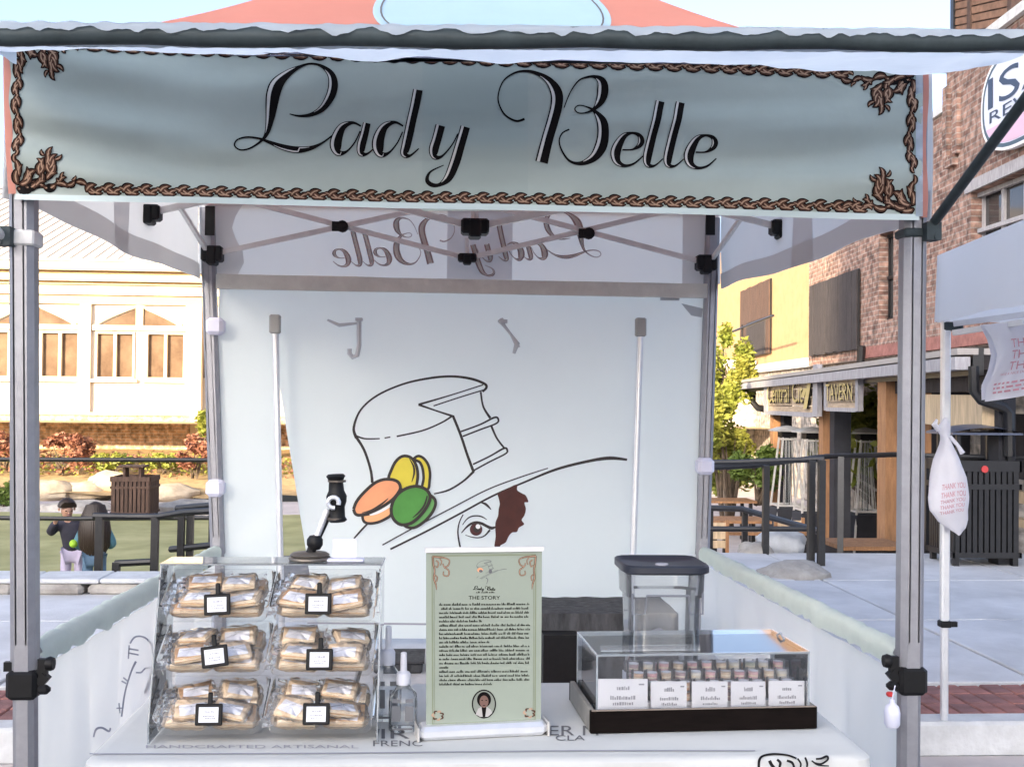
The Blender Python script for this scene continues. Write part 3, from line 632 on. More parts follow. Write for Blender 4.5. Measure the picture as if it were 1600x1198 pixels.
b = MB(); text_on(b, 'ISA', .10, .52, .9, .3, lambda u, v: sgp(u, 1-v, .116)); part('lettering', b, sln, sg); b = MB(); text_on(b, 'REWIN', .12, .66, .92, .11, lambda u, v: sgp(u, 1-v, .116)); part('lettering', b, sln, sg)

# ------------------------------------------------------------ tavern pergola (right)
PT = -0.9
def pgx(z): return 4.95+0.118*(z-10.4)
def pgl(px):
    k = (px-800)/FPX; d = ray(px, 600); s = d.x/d.y; Yr = (4.95+.118*(-10.4)-CAM.x)/(s-.118); return CAM.y+Yr, pgx(Yr)
pg = thing('timber_pergola', 'timber patio shelter with black gutter and hanging name boards', 'pergola', (6, 10, PT))
for px, m, wdt in ((1214, 'timber', .2), (1293, 'timber', .2), (1394, 'timber', .26), (1436, 'timber', .2)):
    Y, X = pgl(px); b = MB(); b.box((X, Y, (PT+1.95)/2), (wdt, wdt, 1.95-PT)); part('post', b, m, pg)
for px, wdt in ((1306, .32), (1560, .2), (1222, .2)):
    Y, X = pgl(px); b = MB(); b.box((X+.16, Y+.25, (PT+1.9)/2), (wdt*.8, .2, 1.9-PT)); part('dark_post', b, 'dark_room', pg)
Ya, Xa = pgl(1172); Yb, Xb = pgl(1545)
za, zb2 = DZ(1172, 604, Ya-CAM.y).z, DZ(1545, 566, Yb-CAM.y).z
b = MB(); b.bar((Xa-.25, Ya, za), (Xb-.25, Yb, zb2), .14, .12); part('gutter', b, 'timber_grey', pg)
b = MB(); b.bar((Xa-.1, Ya, za+.02), (Xb-.1, Yb, zb2+.02), .1, .26); part('fascia', b, 'blackrail', pg)
b = MB(); q = [Vector((Xa-.3, Ya, za+.08)), Vector((Xb-.3, Yb, zb2+.08)), Vector((WX(Yb), Yb, zb2+.10)), Vector((WX(Ya), Ya, za+.06))]; b.prism(q, (0, 0, .06)); part('shed_roof', b, 'roofmetal', pg)
b = MB(); Yq, Xq = pgl(1420); Yr, Xr = pgl(1545); b.bar((Xq, Yq, 1.58), (Xr, Yr, 1.55), .12, .32); part('beam', b, 'timber_pale', pg)
b = MB(); Yq, Xq = pgl(1370); Yr, Xr = pgl(1600); b.bar((Xq+.05, Yq, 1.85), (Xr+.05, Yr, 1.85), .1, .2); part('beam', b, 'plank', pg)
for (pxs, z0) in (((1176, 605), (1176, 628), (1184, 637), (1212, 642)), Ya-CAM.y), (((1521, 572), (1522, 612), (1532, 624), (1568, 636), (1576, 645), (1577, 712)), Yb-CAM.y+.15):
    b = MB(); b.tube([DZ(x, y, z0) for x, y in pxs], .075 if z0 > 15 else .05, 8); part('downspout', b, 'blackrail', pg, smooth=True)
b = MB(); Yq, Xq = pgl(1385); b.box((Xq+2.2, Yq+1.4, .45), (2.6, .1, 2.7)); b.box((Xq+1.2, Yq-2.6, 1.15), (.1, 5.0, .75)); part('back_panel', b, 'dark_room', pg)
# boards inside the shelter
b = MB(); Yq, Xq = pgl(1480); b.box((Xq+1.6, Yq+.5, .55), (.12, 2.4, .14)); b.box((Xq+1.6, Yq+.5, .25), (.12, 2.4, .1)); part('inner_rail', b, 'timber_pale', pg)
b = MB(); Yq, Xq = pgl(1216); Yr, Xr = pgl(1392); b.prism([Vector((Xq+1.5, Yq+.6, PT)), Vector((Xr+1.6, Yr+.3, PT)), Vector((Xr+1.85, Yr+.3, PT)), Vector((Xq+1.75, Yq+.6, PT))], (0, 0, 2.85)); part('stone_back_wall', b, 'stoneband', pg)
# name boards
def board(name, label, px0, px1, py0, py1, txt, tx0, tx1, ty, th, slash):
    Y0, X0 = pgl(px0); Y1, X1 = pgl(px1); p0 = P(px0, py0, Y0); z1 = p0.z; z0 = P(px0, py1, Y0).z
    t = thing(name, label, 'sign', ((X0+X1)/2, (Y0+Y1)/2, z0), group='name boards on the patio shelter')
    def q(u, v, o): d = Vector((X0+(X1-X0)*u-o-.2, Y0+(Y1-Y0)*u-o*.3, 0)); za_ = z0; zb_ = P(px0+(px1-px0)*u, py0, d.y).z if False else z1; return Vector((d.x, d.y, za_+(zb_-za_)*v))
    n = 5
    for k in range(n):
        b = MB(); b.prism([q(0, (k+.04)/n, 0), q(1, (k+.04)/n, 0), q(1, (k+.96)/n, 0), q(0, (k+.96)/n, 0)], (.05, .01, 0)); part('plank', b, 'signboard', t)
    for (u0, u1, v0, v1) in ((-.02, .05, -.02, 1.02), (.95, 1.02, -.02, 1.1), (.05, .95, -.04, .06)):
        b = MB(); b.prism([q(u0, v0, .03), q(u1, v0, .03), q(u1, v1, .03), q(u0, v1, .03)], (.08, .015, 0)); part('frame_board', b, 'timber_grey', t)
    for o, m, sh in ((.035, M['ink'], .012), (.05, mat('sign_gold', (.50, .40, .16), .5), 0)):  # offset black copy paints a drop shadow behind the gold letters
        b = MB(); text_on(b, txt, tx0+sh, ty, tx1+sh, th, lambda u, v: q(u, 1-v-sh*2, o))
        part('lettering', b, m, t)
        if slash:
            b = MB()
            for a in ((.92, .18, .845, .86), (.845, .4, .8, .6)):
                x0_, y0_, x1_, y1_ = a; b.quad(q(x0_-.025+sh, 1-y0_, o+.002), q(x0_+.03+sh, 1-y0_, o+.002), q(x1_+.03+sh, 1-y1_, o+.002), q(x1_-.03+sh, 1-y1_, o+.002))
            part('letter_stroke', b, m, t)
    return t
board('name_board', 'weathered plank board lettered Central City on the patio shelter', 1213, 1298, 588, 645, 'Central Cit', .08, .80, .72, .50, True)
board('name_board', 'shorter plank board lettered Tavern right of the other board', 1312, 1366, 584, 640, 'TAVERN', .08, .90, .74, .44, False)
# patio heaters
def heater(px, z, label, hgt=2.12):
    c = DZ(px, 700, z); c.z = PT+.02; t = thing('patio_heater', label, 'patio heater', c, group='pyramid patio heaters')
    b = MB(); b.box(c+Vector((0, 0, .38)), (.50, .50, .72), bev=.02); part('gas_housing', b, 'dark_room', t)
    for sx in (-1, 1):
        for sy in (-1, 1):
            b = MB(); b.bar(c+Vector((sx*.29, sy*.29, 0)), c+Vector((sx*.1, sy*.1, hgt-.1)), .028, .028); part('leg', b, 'steel', t)
    for k, h in enumerate((.78, 1.9)):
        s = .29-.19*h/(hgt-.1); b = MB()
        for sx in (-1, 1): b.box(c+Vector((sx*s, 0, h)), (.02, 2*s, .03)); b.box(c+Vector((0, sx*s, h)), (2*s, .02, .03))
        part('brace', b, 'steel', t)
    b = MB(); b.tube([c+Vector((0, 0, .74)), c+Vector((0, 0, hgt-.12))], .055, 10); part('glass_tube', b, 'bottle', t, smooth=True)
    for k in range(5):
        for sy in (-1, 1):
            u = (k-2)/2; b = MB(); b.bar(c+Vector((u*.2, sy*.21, .8)), c+Vector((u*.1, sy*.11, 1.88)), .008, .008); part('guard_wire', b, 'steel', t)
    b = MB(); b.lathe([(.01, 0), (.36, .0), (.37, .02), (.2, .07), (.02, .1)], 4, c+Vector((0, 0, hgt-.09)), Matrix.Rotation(R(45), 4, 'Z')); part('cap', b, 'steel', t)
    b = MB(); b.box(c+Vector((0, 0, hgt-.14)), (.26, .26, .1)); part('burner', b, 'blackplastic', t)
heater(1230, 19.6, 'leftmost of the three pyramid patio heaters, beside the far post')
heater(1268, 18.8, 'middle of the three pyramid patio heaters, before the central post')
heater(1352, 18.6, 'rightmost of the three pyramid patio heaters, behind the wooden deck')
# patio tables, chair, deck, rock
def ptable(px, z, label, l=1.3):
    c = DZ(px, 800, z); c.z = PT; t = thing('patio_table', label, 'table', c, group='patio tables')
    for k in range(5): b = MB(); b.box(c+Vector((0, (k-2)*.15, .74)), (l, .14, .04)); part('plank', b, 'timber', t)
    for sx in (-1, 1):
        for sy in (-1, 1): b = MB(); b.box(c+Vector((sx*l*.42, sy*.3, .36)), (.06, .06, .72)); part('leg', b, 'blackrail', t)
ptable(1130, 17.5, 'wooden patio table nearest the back right tent leg'); ptable(1185, 16.0, 'wooden patio table in front of the sloping handrail'); ptable(1120, 21, 'wooden patio table farthest back near the green shrubs')
for px, z, lab in ((1240, 15.6, 'wooden chair left of the corner railing posts'), (1120, 15.2, 'wooden chair low beside the back right tent leg')):
    c = DZ(px, 800, z); c.z = PT; t = thing('patio_chair', lab, 'chair', c, group='patio chairs')
    b = MB(); b.box(c+Vector((0, 0, .45)), (.42, .42, .04)); part('seat', b, 'timber', t)
    for k in range(3): b = MB(); b.box(c+Vector((0, .21, .62+k*.12)), (.42, .025, .1)); part('back_slat', b, 'timber_pale', t)
    for sx in (-1, 1):
        for sy in (-1, 1): b = MB(); b.box(c+Vector((sx*.19, sy*.19, .22+.26*(sy > 0))), (.04, .04, .44+.5*(sy > 0))); part('leg', b, 'timber', t)
c = DZ(1350, 850, 11.9); t = thing('wooden_deck', 'small reddish wooden deck platform at the plaza edge', 'deck', (c.x, c.y, -0.3))
for k in range(6): b = MB(); b.box((c.x, c.y-.3+k*.125, c.z), (.72, .118, .04)); part('board', b, 'timber', t)
for sx in (-1, 1): b = MB(); b.box((c.x+sx*.3, c.y, (c.z-.02+PT)/2), (.06, .7, c.z-.02-PT)); part('support', b, 'plank', t)
for i, (px, py, z, s, sz, m, lab) in enumerate([(1222, 850, 11.6, .26, .17, 'kerbstone', 'pale angular rock beyond the patio railing'), (1180, 862, 11.3, .18, .1, 'rock', 'small grey rock beside the pale rock'), (1240, 900, 9.75, .30, .13, 'rock', 'flat rough edging rock at the corner railing posts')]):
    c = DZ(px, py, z); solo('rock', rock((c.x, c.y, c.z), (s, s*.8, sz), 60+i), m, lab, 'rock', 'rocks by the patio railing', smooth=True)
g = MB(); g.grid(lambda u, v: Vector((2.4+2.2*u, 7.05+1.2*v, 0.02-.5*v+.08*nz(u*9, v*7))), 14, 8); solo('rock_bed', g, 'rock', kind='structure')
shrub('shrub', DZ(1136, 700, 22.5), (.58, .6, 1.5), 8000, .07, M['leaf_yellow'], 71, 'tall leafy green shrub beside the back right tent leg', 'shrub')
shrub('shrub', DZ(1140, 580, 25.0), (.55, .5, 1.0), 4200, .07, M['leaf_yellow'], 72, 'sunlit lime foliage above the tall green shrub', 'shrub')
shrub('shrub', DZ(1185, 740, 21.0), (.6, .5, .55), 2600, .07, M['leaf_green'], 73, 'dark low shrub right of the tall green shrub', 'shrub')
def tree(c, h, rad, m, seed, label, n=6000):
    c = Vector(c); t = thing('tree', label, 'tree', c, group='trees beyond the patio'); b = MB(); r = random.Random(seed); b.tube([c, c+Vector((.1, 0, h*.5)), c+Vector((0, .1, h*.9))], [.2, .14, .05], 8)
    for k in range(7): a = r.uniform(0, 6.28); s = c+Vector((0, 0, h*r.uniform(.4, .75))); b.tube([s, s+Vector((math.cos(a)*rad[0]*.6, math.sin(a)*rad[1]*.6, h*.2))], [.07, .02], 5)
    part('trunk', b, 'bark', t); part('crown', foliage(c+Vector((0, 0, h)), rad, n, .1, seed, 40), m, t, kind='stuff')
tree((7.3, 15.2, PT), 1.7, (1.0, 1.6, 1.0), M['leaf_yellow'], 81, 'lime green tree seen through the patio shelter', 5000)
tree((-1.4, 33, .9), 1.6, (2.2, 1.4, 2.0), M['leaf_green'], 82, 'leafy tree glimpsed through the slit in the back wall', 5000)

# ------------------------------------------------------------ unseen buildings added behind the viewer, sized and spaced to shade the stalls
def block(name, label, x0, x1, y0, y1, h):
    t = thing(name, label, 'building', ((x0+x1)/2, (y0+y1)/2, 0)); b = MB(); b.box(((x0+x1)/2, (y0+y1)/2, h/2), (x1-x0, y1-y0, h)); part('wall', b, 'path', t)
    b = MB(); b.box(((x0+x1)/2, (y0+y1)/2, h+.15), (x1-x0+.6, y1-y0+.6, .3)); part('roof', b, 'kerbstone', t)
    nx = int((x1-x0)/5)
    wm = MB(); wm.box((0, 0, 0), (2.2, .12, 1.7)); me = wm.mesh('window', 'window')
    for i in range(nx):
        for j in range(int(h/3.4)):
            o = bpy.data.objects.new('window', me); C.objects.link(o); o.parent = t; o.matrix_parent_inverse = Matrix.Translation(-t.location); o.location = (x0+2.5+i*5, y1+.04, 1.9+j*3.4)
block('tall_shade_building', 'unseen tall building added behind the viewer to shade the stalls', -31.2, -16, -62, -46, 24.5)
block('low_shade_building', 'unseen lower building added behind the viewer to shade the lawn', -88, -31.8, -62, -45, 17.0)
# ================================================================== CANOPY TENT
YB = 2.96
tent = thing('canopy_tent', 'white market tent with script lettered mint banner and coral roof', 'tent', (0, 1.48, 0))
LEGS = {}
def leg_prof(mb, a, b, s):
    a, b = Vector(a), Vector(b)
    prof = [(-1, -.55), (-.55, -1), (.55, -1), (1, -.55), (1, .55), (.55, 1), (-.55, 1), (-1, .55)]
    ia = [mb.av(a+Vector((x*s, y*s, 0))) for x, y in prof]; ib = [mb.av(b+Vector((x*s, y*s, 0))) for x, y in prof]
    for k in range(8): mb.face((ia[k], ia[(k+1) % 8], ib[(k+1) % 8], ib[k]))
    mb.face(ia[::-1]); mb.face(ib)
for name, pt, pb, Y, zg in (('fl', (37.5, 318), (40, 1190), 0, 0.0), ('fr', (1426, 360), (1419, 1190), 0, 0.0), ('bl', (327, 430), (340, 845), YB, PZ), ('br', (1111, 425), (1098, 840), YB, PZ)):
    t = P(*pt, Y); q = P(*pb, Y); d = (t-q)/(t.z-q.z); base = q+d*(zg-q.z); top = q+d*(2.72-q.z); LEGS[name] = (base, top, d)
    m = MB(); leg_prof(m, base+d*.012, base+d*(0.78-zg), .034); leg_prof(m, base+d*(0.70-zg), top, .040)
    lo = part('leg', m, 'alu', tent)
    m = MB()
    for sx in (-1, 1):
        for fx in (-.4, .4): m.bar(base+d*(.8-zg)+Vector((fx*.04, -.0405, 0)), top+Vector((fx*.04, -.0405, -.3)), .004, .003)
    part('groove', m, 'groove', lo)
    m = MB(); m.box(base+Vector((0, 0, .006)), (.13, .13, .012)); part('foot_plate', m, 'alu', lo)
def onleg(n, z): b, t, d = LEGS[n]; return b+d*((z-b.z)/d.z)
# slider collars with knobs on the front legs
for n, sg_, z in (('fl', 1, P(38, 1066, 0).z), ('fr', -1, P(1420, 1060, 0).z)):
    c = onleg(n, z); m = MB(); m.box(c, (.098, .098, .095), bev=.012); co = part('slider_collar', m, 'blackplastic', tent)
    m = MB(); m.bar(c+Vector((sg_*.05, -.02, .0)), c+Vector((sg_*.075, -.02, .03)), .03, .03); m.lathe([(.004, -.012), (.02, -.012), (.024, 0), (.02, .012), (.004, .012)], 10, c+Vector((sg_*.085, -.02, .066)), Matrix.Rotation(R(90), 4, 'Y')); m.box(c+Vector((sg_*.062, -.02, .055)), (.03, .02, .055)); part('knob', m, 'blackplastic', co, smooth=True)
    m = MB(); m.box(c+Vector((sg_*.068, -.03, -.015)), (.045, .03, .03), bev=.01); part('release_lever', m, 'blackplastic', co)
    if sg_ < 0:
        m = MB(); m.box(c+Vector((-.08, -.035, -.043)), (.022, .02, .016), bev=.004); part('red_button', m, mat('red_plastic', (.55, .04, .04), .4), co)
    else:
        m = MB(); m.box(c+Vector((-.045, -.02, .058)), (.03, .02, .03)); part('knob', m, 'blackplastic', co)
# upper corner clamps holding the awning arms
for n, sx in (('fl', -1), ('fr', 1)):
    c = onleg(n, P(38, 374, 0).z if sx < 0 else P(1426, 366, 0).z); m = MB(); m.box(c+Vector((0, -.003, 0)), (.096, .094, .05 if sx < 0 else .03), bev=.006); cl = part('arm_clamp', m, 'truss' if sx < 0 else 'darkbar', tent)
    m = MB(); m.box(c+Vector((sx*.04, -.06, .0)), (.05, .05, .06)); m.tube([c+Vector((sx*.05, -.09, -.02)), c+Vector((sx*.05, -.03, -.02))], .012, 8); part('hinge', m, 'darkbar', cl)
# ------------------------------------------------ roof
ZE = P(740, 96, -.06).z; 
print('EAVE', ZE)
WH = 1.53; CX = 0.0; CY = 1.48; PK = 1.16
def roofp(k, s, t):    # panel k (0 front,1 right,2 back,3 left), s across -1..1, t up 0..1
    hw = WH*(1-t); z = ZE+.02 + PK*(0.62*t+0.38*t*t) - .05*(1-abs(s))*0 + .035*(s*s-1)*t*(1-t)
    x, y = s*hw, -WH*(1-t)
    for _ in range(k): x, y = -y, x
    return Vector((CX+x, CY+y, z))
roof = None
M['lining'] = mat('pale_lining', (.80, .79, .79), .8, var=.04, scale=3, bump=.2, bscale=7, transl=.45)
for k in range(4):
    m = MB(); m.grid(lambda u, v: roofp(k, 2*u-1, v*.97), 24, 20); o = part('roof_panel', m, 'coral_fab', tent, smooth=True)
    if k == 0: roof = o
    m = MB(); m.grid(lambda u, v: roofp(k, 2*u-1, v*.96)+Vector((0, 0, -.015)), 16, 14); part('lining', m, M['lining'], o, smooth=True)
m = MB(); m.lathe([(.14, 0), (.1, .06), (.03, .11), (.005, .12)], 16, (CX, CY, ZE+PK*.94)); part('peak_cap', m, 'coral_fab', tent, smooth=True)
# pale oval badge printed on the front roof panel
def roof_px(px, py, off):
    d = ray(px, py); lo, hi = 0.0, 0.97
    def ff(t):      # height of ray above panel where the ray meets depth of t
        Y = CY-WH*(1-t); p = CAM+d*((Y-CAM.y)/d.y); s = (p.x-CX)/(WH*(1-t)+1e-6); return p.z-roofp(0, max(-1, min(1, s)), t).z, p
    for _ in range(40):
        mid = (lo+hi)/2
        if ff(mid)[0] > 0: lo_ = mid
        if (ff(mid)[0] > 0) == (ff(0.0)[0] > 0): lo = mid
        else: hi = mid
    p = ff(lo)[1]; return p+Vector((0, -.55, .83))*off
def ell(cx, cy, rx, ry, n=48): return [(cx+rx*math.cos(2*math.pi*k/n), cy+ry*math.sin(2*math.pi*k/n)) for k in range(n)]
def badge(s, yc=0.40):  # panel-space ellipse
    out = []
    for k in range(56):
        a = 2*math.pi*k/56; out.append((s*math.cos(a), s*math.sin(a)))
    return out
BT = 0.405
def bfn(off):
    def f(x, y):
        t = BT+y*.30; xx = .055+x*.46; s = xx/(WH*(1-t)); p = roofp(0, max(-1, min(1, s)), t); return p+Vector((0, -.5, .86))*off
    return f
def disk(mb, r0, r1, fn, n=56, rings=5):
    idx = [[mb.av(fn(r*math.cos(2*math.pi*k/n), r*math.sin(2*math.pi*k/n))) for k in range(n)] for r in [r0+(r1-r0)*q/rings for q in range(rings+1)]]
    for a, b in zip(idx, idx[1:]):
        for k in range(n): mb.face((a[k], a[(k+1) % n], b[(k+1) % n], b[k]))
m = MB(); disk(m, .002, 1.0, bfn(.006)); bo = part('oval_badge', m, 'blue_fab', roof, smooth=True)
m = MB(); disk(m, .925, .94, bfn(.009), rings=1); stroke(m, [(-.02, -.42, .01), (.0, -.62, .012), (.06, -.68, .014), (.14, -.66, .008)], bfn(.009)); part('badge_line', m, 'ink_grey', bo)
# ------------------------------------------------ side and rear valances (inside faces) 
def xside(sx, Y): a = LEGS['fl' if sx < 0 else 'fr'][1]; b = LEGS['bl' if sx < 0 else 'br'][1]; return a.x+(b.x-a.x)*(Y/YB)+sx*.055
zvl = [P(60, 312, 0).z, P(318, 437, YB).z]; zvr = [P(1436, 345, 0).z, P(1117, 452, YB).z]
for sx, zv in ((-1, zvl), (1, zvr)):
    def f(u, v, o=0.0):
        Y = -.02+(YB+.04)*u; zb_ = zv[0]+(zv[1]-zv[0])*u+.012*math.sin(u*9); X = xside(sx, Y)+.012*math.sin(u*21+v*2)*(1-v)+o; return Vector((X, Y, zb_+(ZE+.02-zb_)*v))
    m = MB(); m.grid(f, 40, 8); vo = part('side_valance', m, 'roof_lining', tent, smooth=True)
    m = MB(); m.grid(lambda u, v: f(u, v*.2, -sx*.006), 40, 2); part('hem', m, mat('hem_fabric', (.74, .73, .73), .8, transl=.4) if 'hem' not in M else M['hem'], vo, smooth=True)
    m = MB(); m.grid(lambda u, v: f(.42+.09*u, v, -sx*.004), 4, 8); part('reinforcing_patch', m, 'hem_grey' if 'hem_grey' in M else mat('patch_fabric', (.76, .75, .76), .8, transl=.4), vo, smooth=True)
# rear valance
zr0, zr1 = P(345, 427, YB).z, P(1105, 443, YB).z; xr0, xr1 = xside(-1, YB), xside(1, YB)
def rv(u, v, o=0.0):
    X = xr0+(xr1-xr0)*u; zb_ = zr0+(zr1-zr0)*u; return Vector((X, YB+.03-o+.006*math.sin(u*17+v*3), zb_+(ZE+.02-zb_)*v))
m = MB(); m.grid(rv, 40, 6); rvo = part('rear_valance', m, 'white_fab', tent, smooth=True)
m = MB(); m.grid(lambda u, v: rv(.47+.125*u, v, .006), 4, 4); part('reinforcing_patch', m, 'patch_fabric' if 'patch_fabric' in M else mat('patch_fabric_rear', (.74, .74, .77), .8, transl=.45), rvo)
for a in (.015, .97):
    m = MB(); m.grid(lambda u, v: rv(a+.06*u*(1+.2*math.sin(v*7)) if a < .5 else a-.045+.06*u, v, .007), 3, 6); part('corner_patch', m, mat('corner_patch', (.76, .75, .75), .8, transl=.4), rvo)
# header sleeve bar over the back wall
m = MB(); a, b = P(338, 440, YB-.02), P(1112, 455, YB-.02); m.bar(a, b, .03, .085, up=(0, 0, 1)); part('header_bar', m, mat('beige_sleeve', (.70, .70, .64), .8, var=.08, scale=8, bump=.3, bscale=20), tent)
# ------------------------------------------------ trusses
def bar2(p, q, w=.03, h=.022): m = MB(); m.bar(p, q, h, w); return part('truss_bar', m, 'truss', tent)
def bracket(c, s): m = MB(); m.box(c, s, bev=.01); m.box(Vector(c)+Vector((0, 0, -.01)), (s[0]*.45, s[1]*1.15, s[2]*1.2), bev=.008); return part('bracket', m, 'blackplastic', tent)
Yt = YB-.06; 
bl = P(332, 397, Yt); br = P(1103, 411, Yt); cb = P(730, 403, Yt); bt = Vector((bl.x, Yt, ZE-.05)); brt = Vector((br.x, Yt, ZE-.05)); ct = Vector((cb.x, Yt, P(735, 312, Yt).z))
bar2(bl, ct); bar2(P(352, 306, Yt+.02), cb+Vector((0, .02, 0))); bar2(br, ct+Vector((0, .01, 0))); bar2(P(1075, 322, Yt+.02), cb+Vector((0, .02, 0)))
for x, y in ((535, 354), (920, 365)): c = P(x, y, Yt-.015); m = MB(); m.lathe([(.005, -.02), (.032, -.02), (.035, -.01), (.035, .015), (.01, .02)], 12, c, Matrix.Rotation(R(90), 4, 'X')); m.box(c+Vector((-.035, 0, 0)), (.05, .025, .055)); part('pivot', m, 'blackplastic', tent)
bracket(bl, (.12, .1, .09)); bracket(br, (.12, .1, .09)); bracket(cb, (.11, .07, .05))
# centre hub at mid depth
hub = P(742, 355, CY); hub_t = Vector((hub.x, CY, ZE+PK*.9))
bracket(hub, (.13, .11, .07)); m = MB(); m.tube([hub, hub_t], .018, 8); part('centre_pole', m, 'truss', tent); m = MB(); m.tube([P(729, 372, Yt), P(730, 402, Yt)], .012, 8); part('truss_stem', m, 'truss', tent)
ml = P(232, 333, CY+.30); mr = P(1222, 356, CY+.30)
bracket(ml, (.12, .09, .075)); bracket(mr, (.12, .09, .075))
bar2(hub, P(480, 288, CY)); bar2(hub, P(1010, 300, CY)); bar2(ml, P(560, 262, CY+.15)); bar2(mr, P(900, 275, CY+.15))
bar2(bl+Vector((-.03, -.03, .02)), P(282, 325, CY+.9), .025, .02); bar2(br+Vector((.03, -.03, .02)), P(1160, 338, CY+.9), .025, .02)
bar2(P(205, 318, CY+.25), ml, .04); bar2(P(1240, 335, CY+.25), mr, .04)
# front truss, mostly hidden behind the banner
bar2(Vector((LEGS['fl'][1].x, .05, ZE-.05)), Vector((0, .05, ZE-.4))); bar2(Vector((LEGS['fr'][1].x, .05, ZE-.05)), Vector((0, .05, ZE-.4)))
for n, px in (('bl', 328), ('br', 1110)):
    c = P(px, 345, YB-.075); m = MB(); m.box(c, (.055, .012, .17)); part('strap', m, 'blackplastic', tent)
# ------------------------------------------------ front banner
YF = -.075
def wr(X, Z):
    u = (X+1.5)/3.0; v = Z-2.5
    e = math.exp(-((u-0.0)/.26)**2); e2 = math.exp(-((u-1.0)/.32)**2)
    a = .015*math.sin(v*34+u*16+2*nz(u*3, v*3))*e + .017*math.sin(v*27-u*9+1.2+2*nz(u*4, v*3, 2))*e2 + .006*math.sin(v*11+u*5) + .007*nz(X*.8, Z*8+X*.6, 2.0) + .009*nz(X*2, Z*15-X, 5)
    return a
def bn(px, py, off=0.0):
    p = P(px, py, YF); return Vector((p.x, YF-wr(p.x, p.z)-off, p.z))
def bedge_top(px): return 66+(px-60)*.0345
def bedge_bot(px): return 311+(px-40)*.0235
def bl_f(u, v):
    px = 14+(1442-14)*u; l = 14+6*v; r = 1441-4*v; px = l+(r-l)*u
    return bn(px, bedge_top(px)-12+(bedge_bot(px)-bedge_top(px)+12)*v)
m = MB(); m.grid(bl_f, 170, 50); ban = part('front_banner', m, 'mint_fab', tent, smooth=True, label='pale mint banner with black script lettering and brown leaf border')
m = MB(); m.grid(lambda u, v: bn(22+(1436-22)*u, bedge_bot(22+(1436-22)*u)-9+9.5*v, .003), 100, 2); part('hem', m, mat('pale_hem', (.66, .76, .75), .7), ban, smooth=True)
m = MB(); m.grid(lambda u, v: bn(660+165*u, bedge_top(740)+4+(bedge_bot(740)-bedge_top(740)-2)*v, .0012), 30, 30); part('seam_patch', m, mat('mint_patch', (.455, .525, .49), .55, transl=.1), ban, smooth=True)
# coral corner strips where the side fabric wraps round
for sx, pts in ((-1, [(4, 92), (14, 92), (24, 300), (14, 250), (5, 180)]), (1, [(1441, 108), (1450, 108), (1449, 200), (1447, 330), (1440, 330)])):
    m = MB()
    if sx < 0: m.grid(lambda u, v: P(5+12*u+8*v*v, 88+215*v, YF+.03-.01*u), 2, 12)
    else: m.grid(lambda u, v: P(1441+9*u+2*math.sin(v*9)-2*v, 100+240*v, YF+.03-.01*(1-u)), 2, 14)
    part('coral_edge', m, 'coral_fab', ban, smooth=True)
m = MB(); m.grid(lambda u, v: P(1431+11*u, 108+230*v, YF-.004+.012*math.sin(v*40)*(u)), 3, 40); part('gathered_edge', m, 'awn_fab', ban, smooth=True)
# lettering
A = lambda L, ox, oy, s: [(ox+x/s, oy+y/s, w_/s) for x, y, w_ in L]
S1, S2 = 3.8095, 4.1026
E1 = [(870, 634, 10), (935, 632, 12), (980, 605, 34), (992, 572, 42), (975, 540, 26), (930, 528, 16), (880, 548, 40), (842, 605, 62), (826, 660, 66), (840, 712, 46), (885, 736, 22), (945, 722, 14), (1005, 672, 8)]
LET = [A(L, 340, 80, S1) for L in (
    [(430, 378, 6), (490, 390, 14), (560, 382, 24), (625, 345, 40), (672, 275, 56), (688, 200, 58), (672, 135, 44), (620, 88, 20), (555, 72, 12), (490, 88, 18), (420, 128, 48), (362, 190, 80), (335, 260, 84), (322, 340, 70), (310, 420, 48), (292, 490, 28), (262, 535, 16), (200, 580, 11), (140, 592, 9), (104, 566, 9), (118, 530, 10), (175, 513, 12), (250, 522, 14), (310, 545, 22), (390, 575, 36), (470, 590, 40), (550, 582, 28), (620, 552, 14), (690, 500, 9)],
    [(855, 452, 10), (805, 432, 18), (745, 455, 46), (712, 515, 68), (704, 570, 70), (722, 608, 40), (768, 600, 14), (815, 550, 9), (850, 480, 8)],
    [(890, 434, 46), (874, 500, 50), (856, 565, 54), (856, 610, 40), (890, 614, 14), (935, 580, 8)],
    [(1105, 452, 10), (1055, 430, 18), (995, 455, 46), (962, 515, 68), (955, 575, 70), (974, 618, 40), (1020, 608, 14), (1068, 555, 9), (1102, 485, 8)],
    [(1192, 230, 58), (1174, 330, 58), (1150, 440, 58), (1124, 560, 56), (1112, 615, 44), (1146, 626, 16), (1198, 585, 7)],
    [(1326, 446, 58), (1304, 530, 58), (1286, 595, 58), (1294, 634, 34), (1336, 630, 14), (1395, 565, 8), (1430, 495, 8)],
    [(1474, 452, 58), (1444, 560, 60), (1410, 670, 62), (1372, 755, 50), (1322, 795, 22), (1275, 796, 26), (1247, 768, 24), (1268, 720, 12), (1346, 682, 5)])]
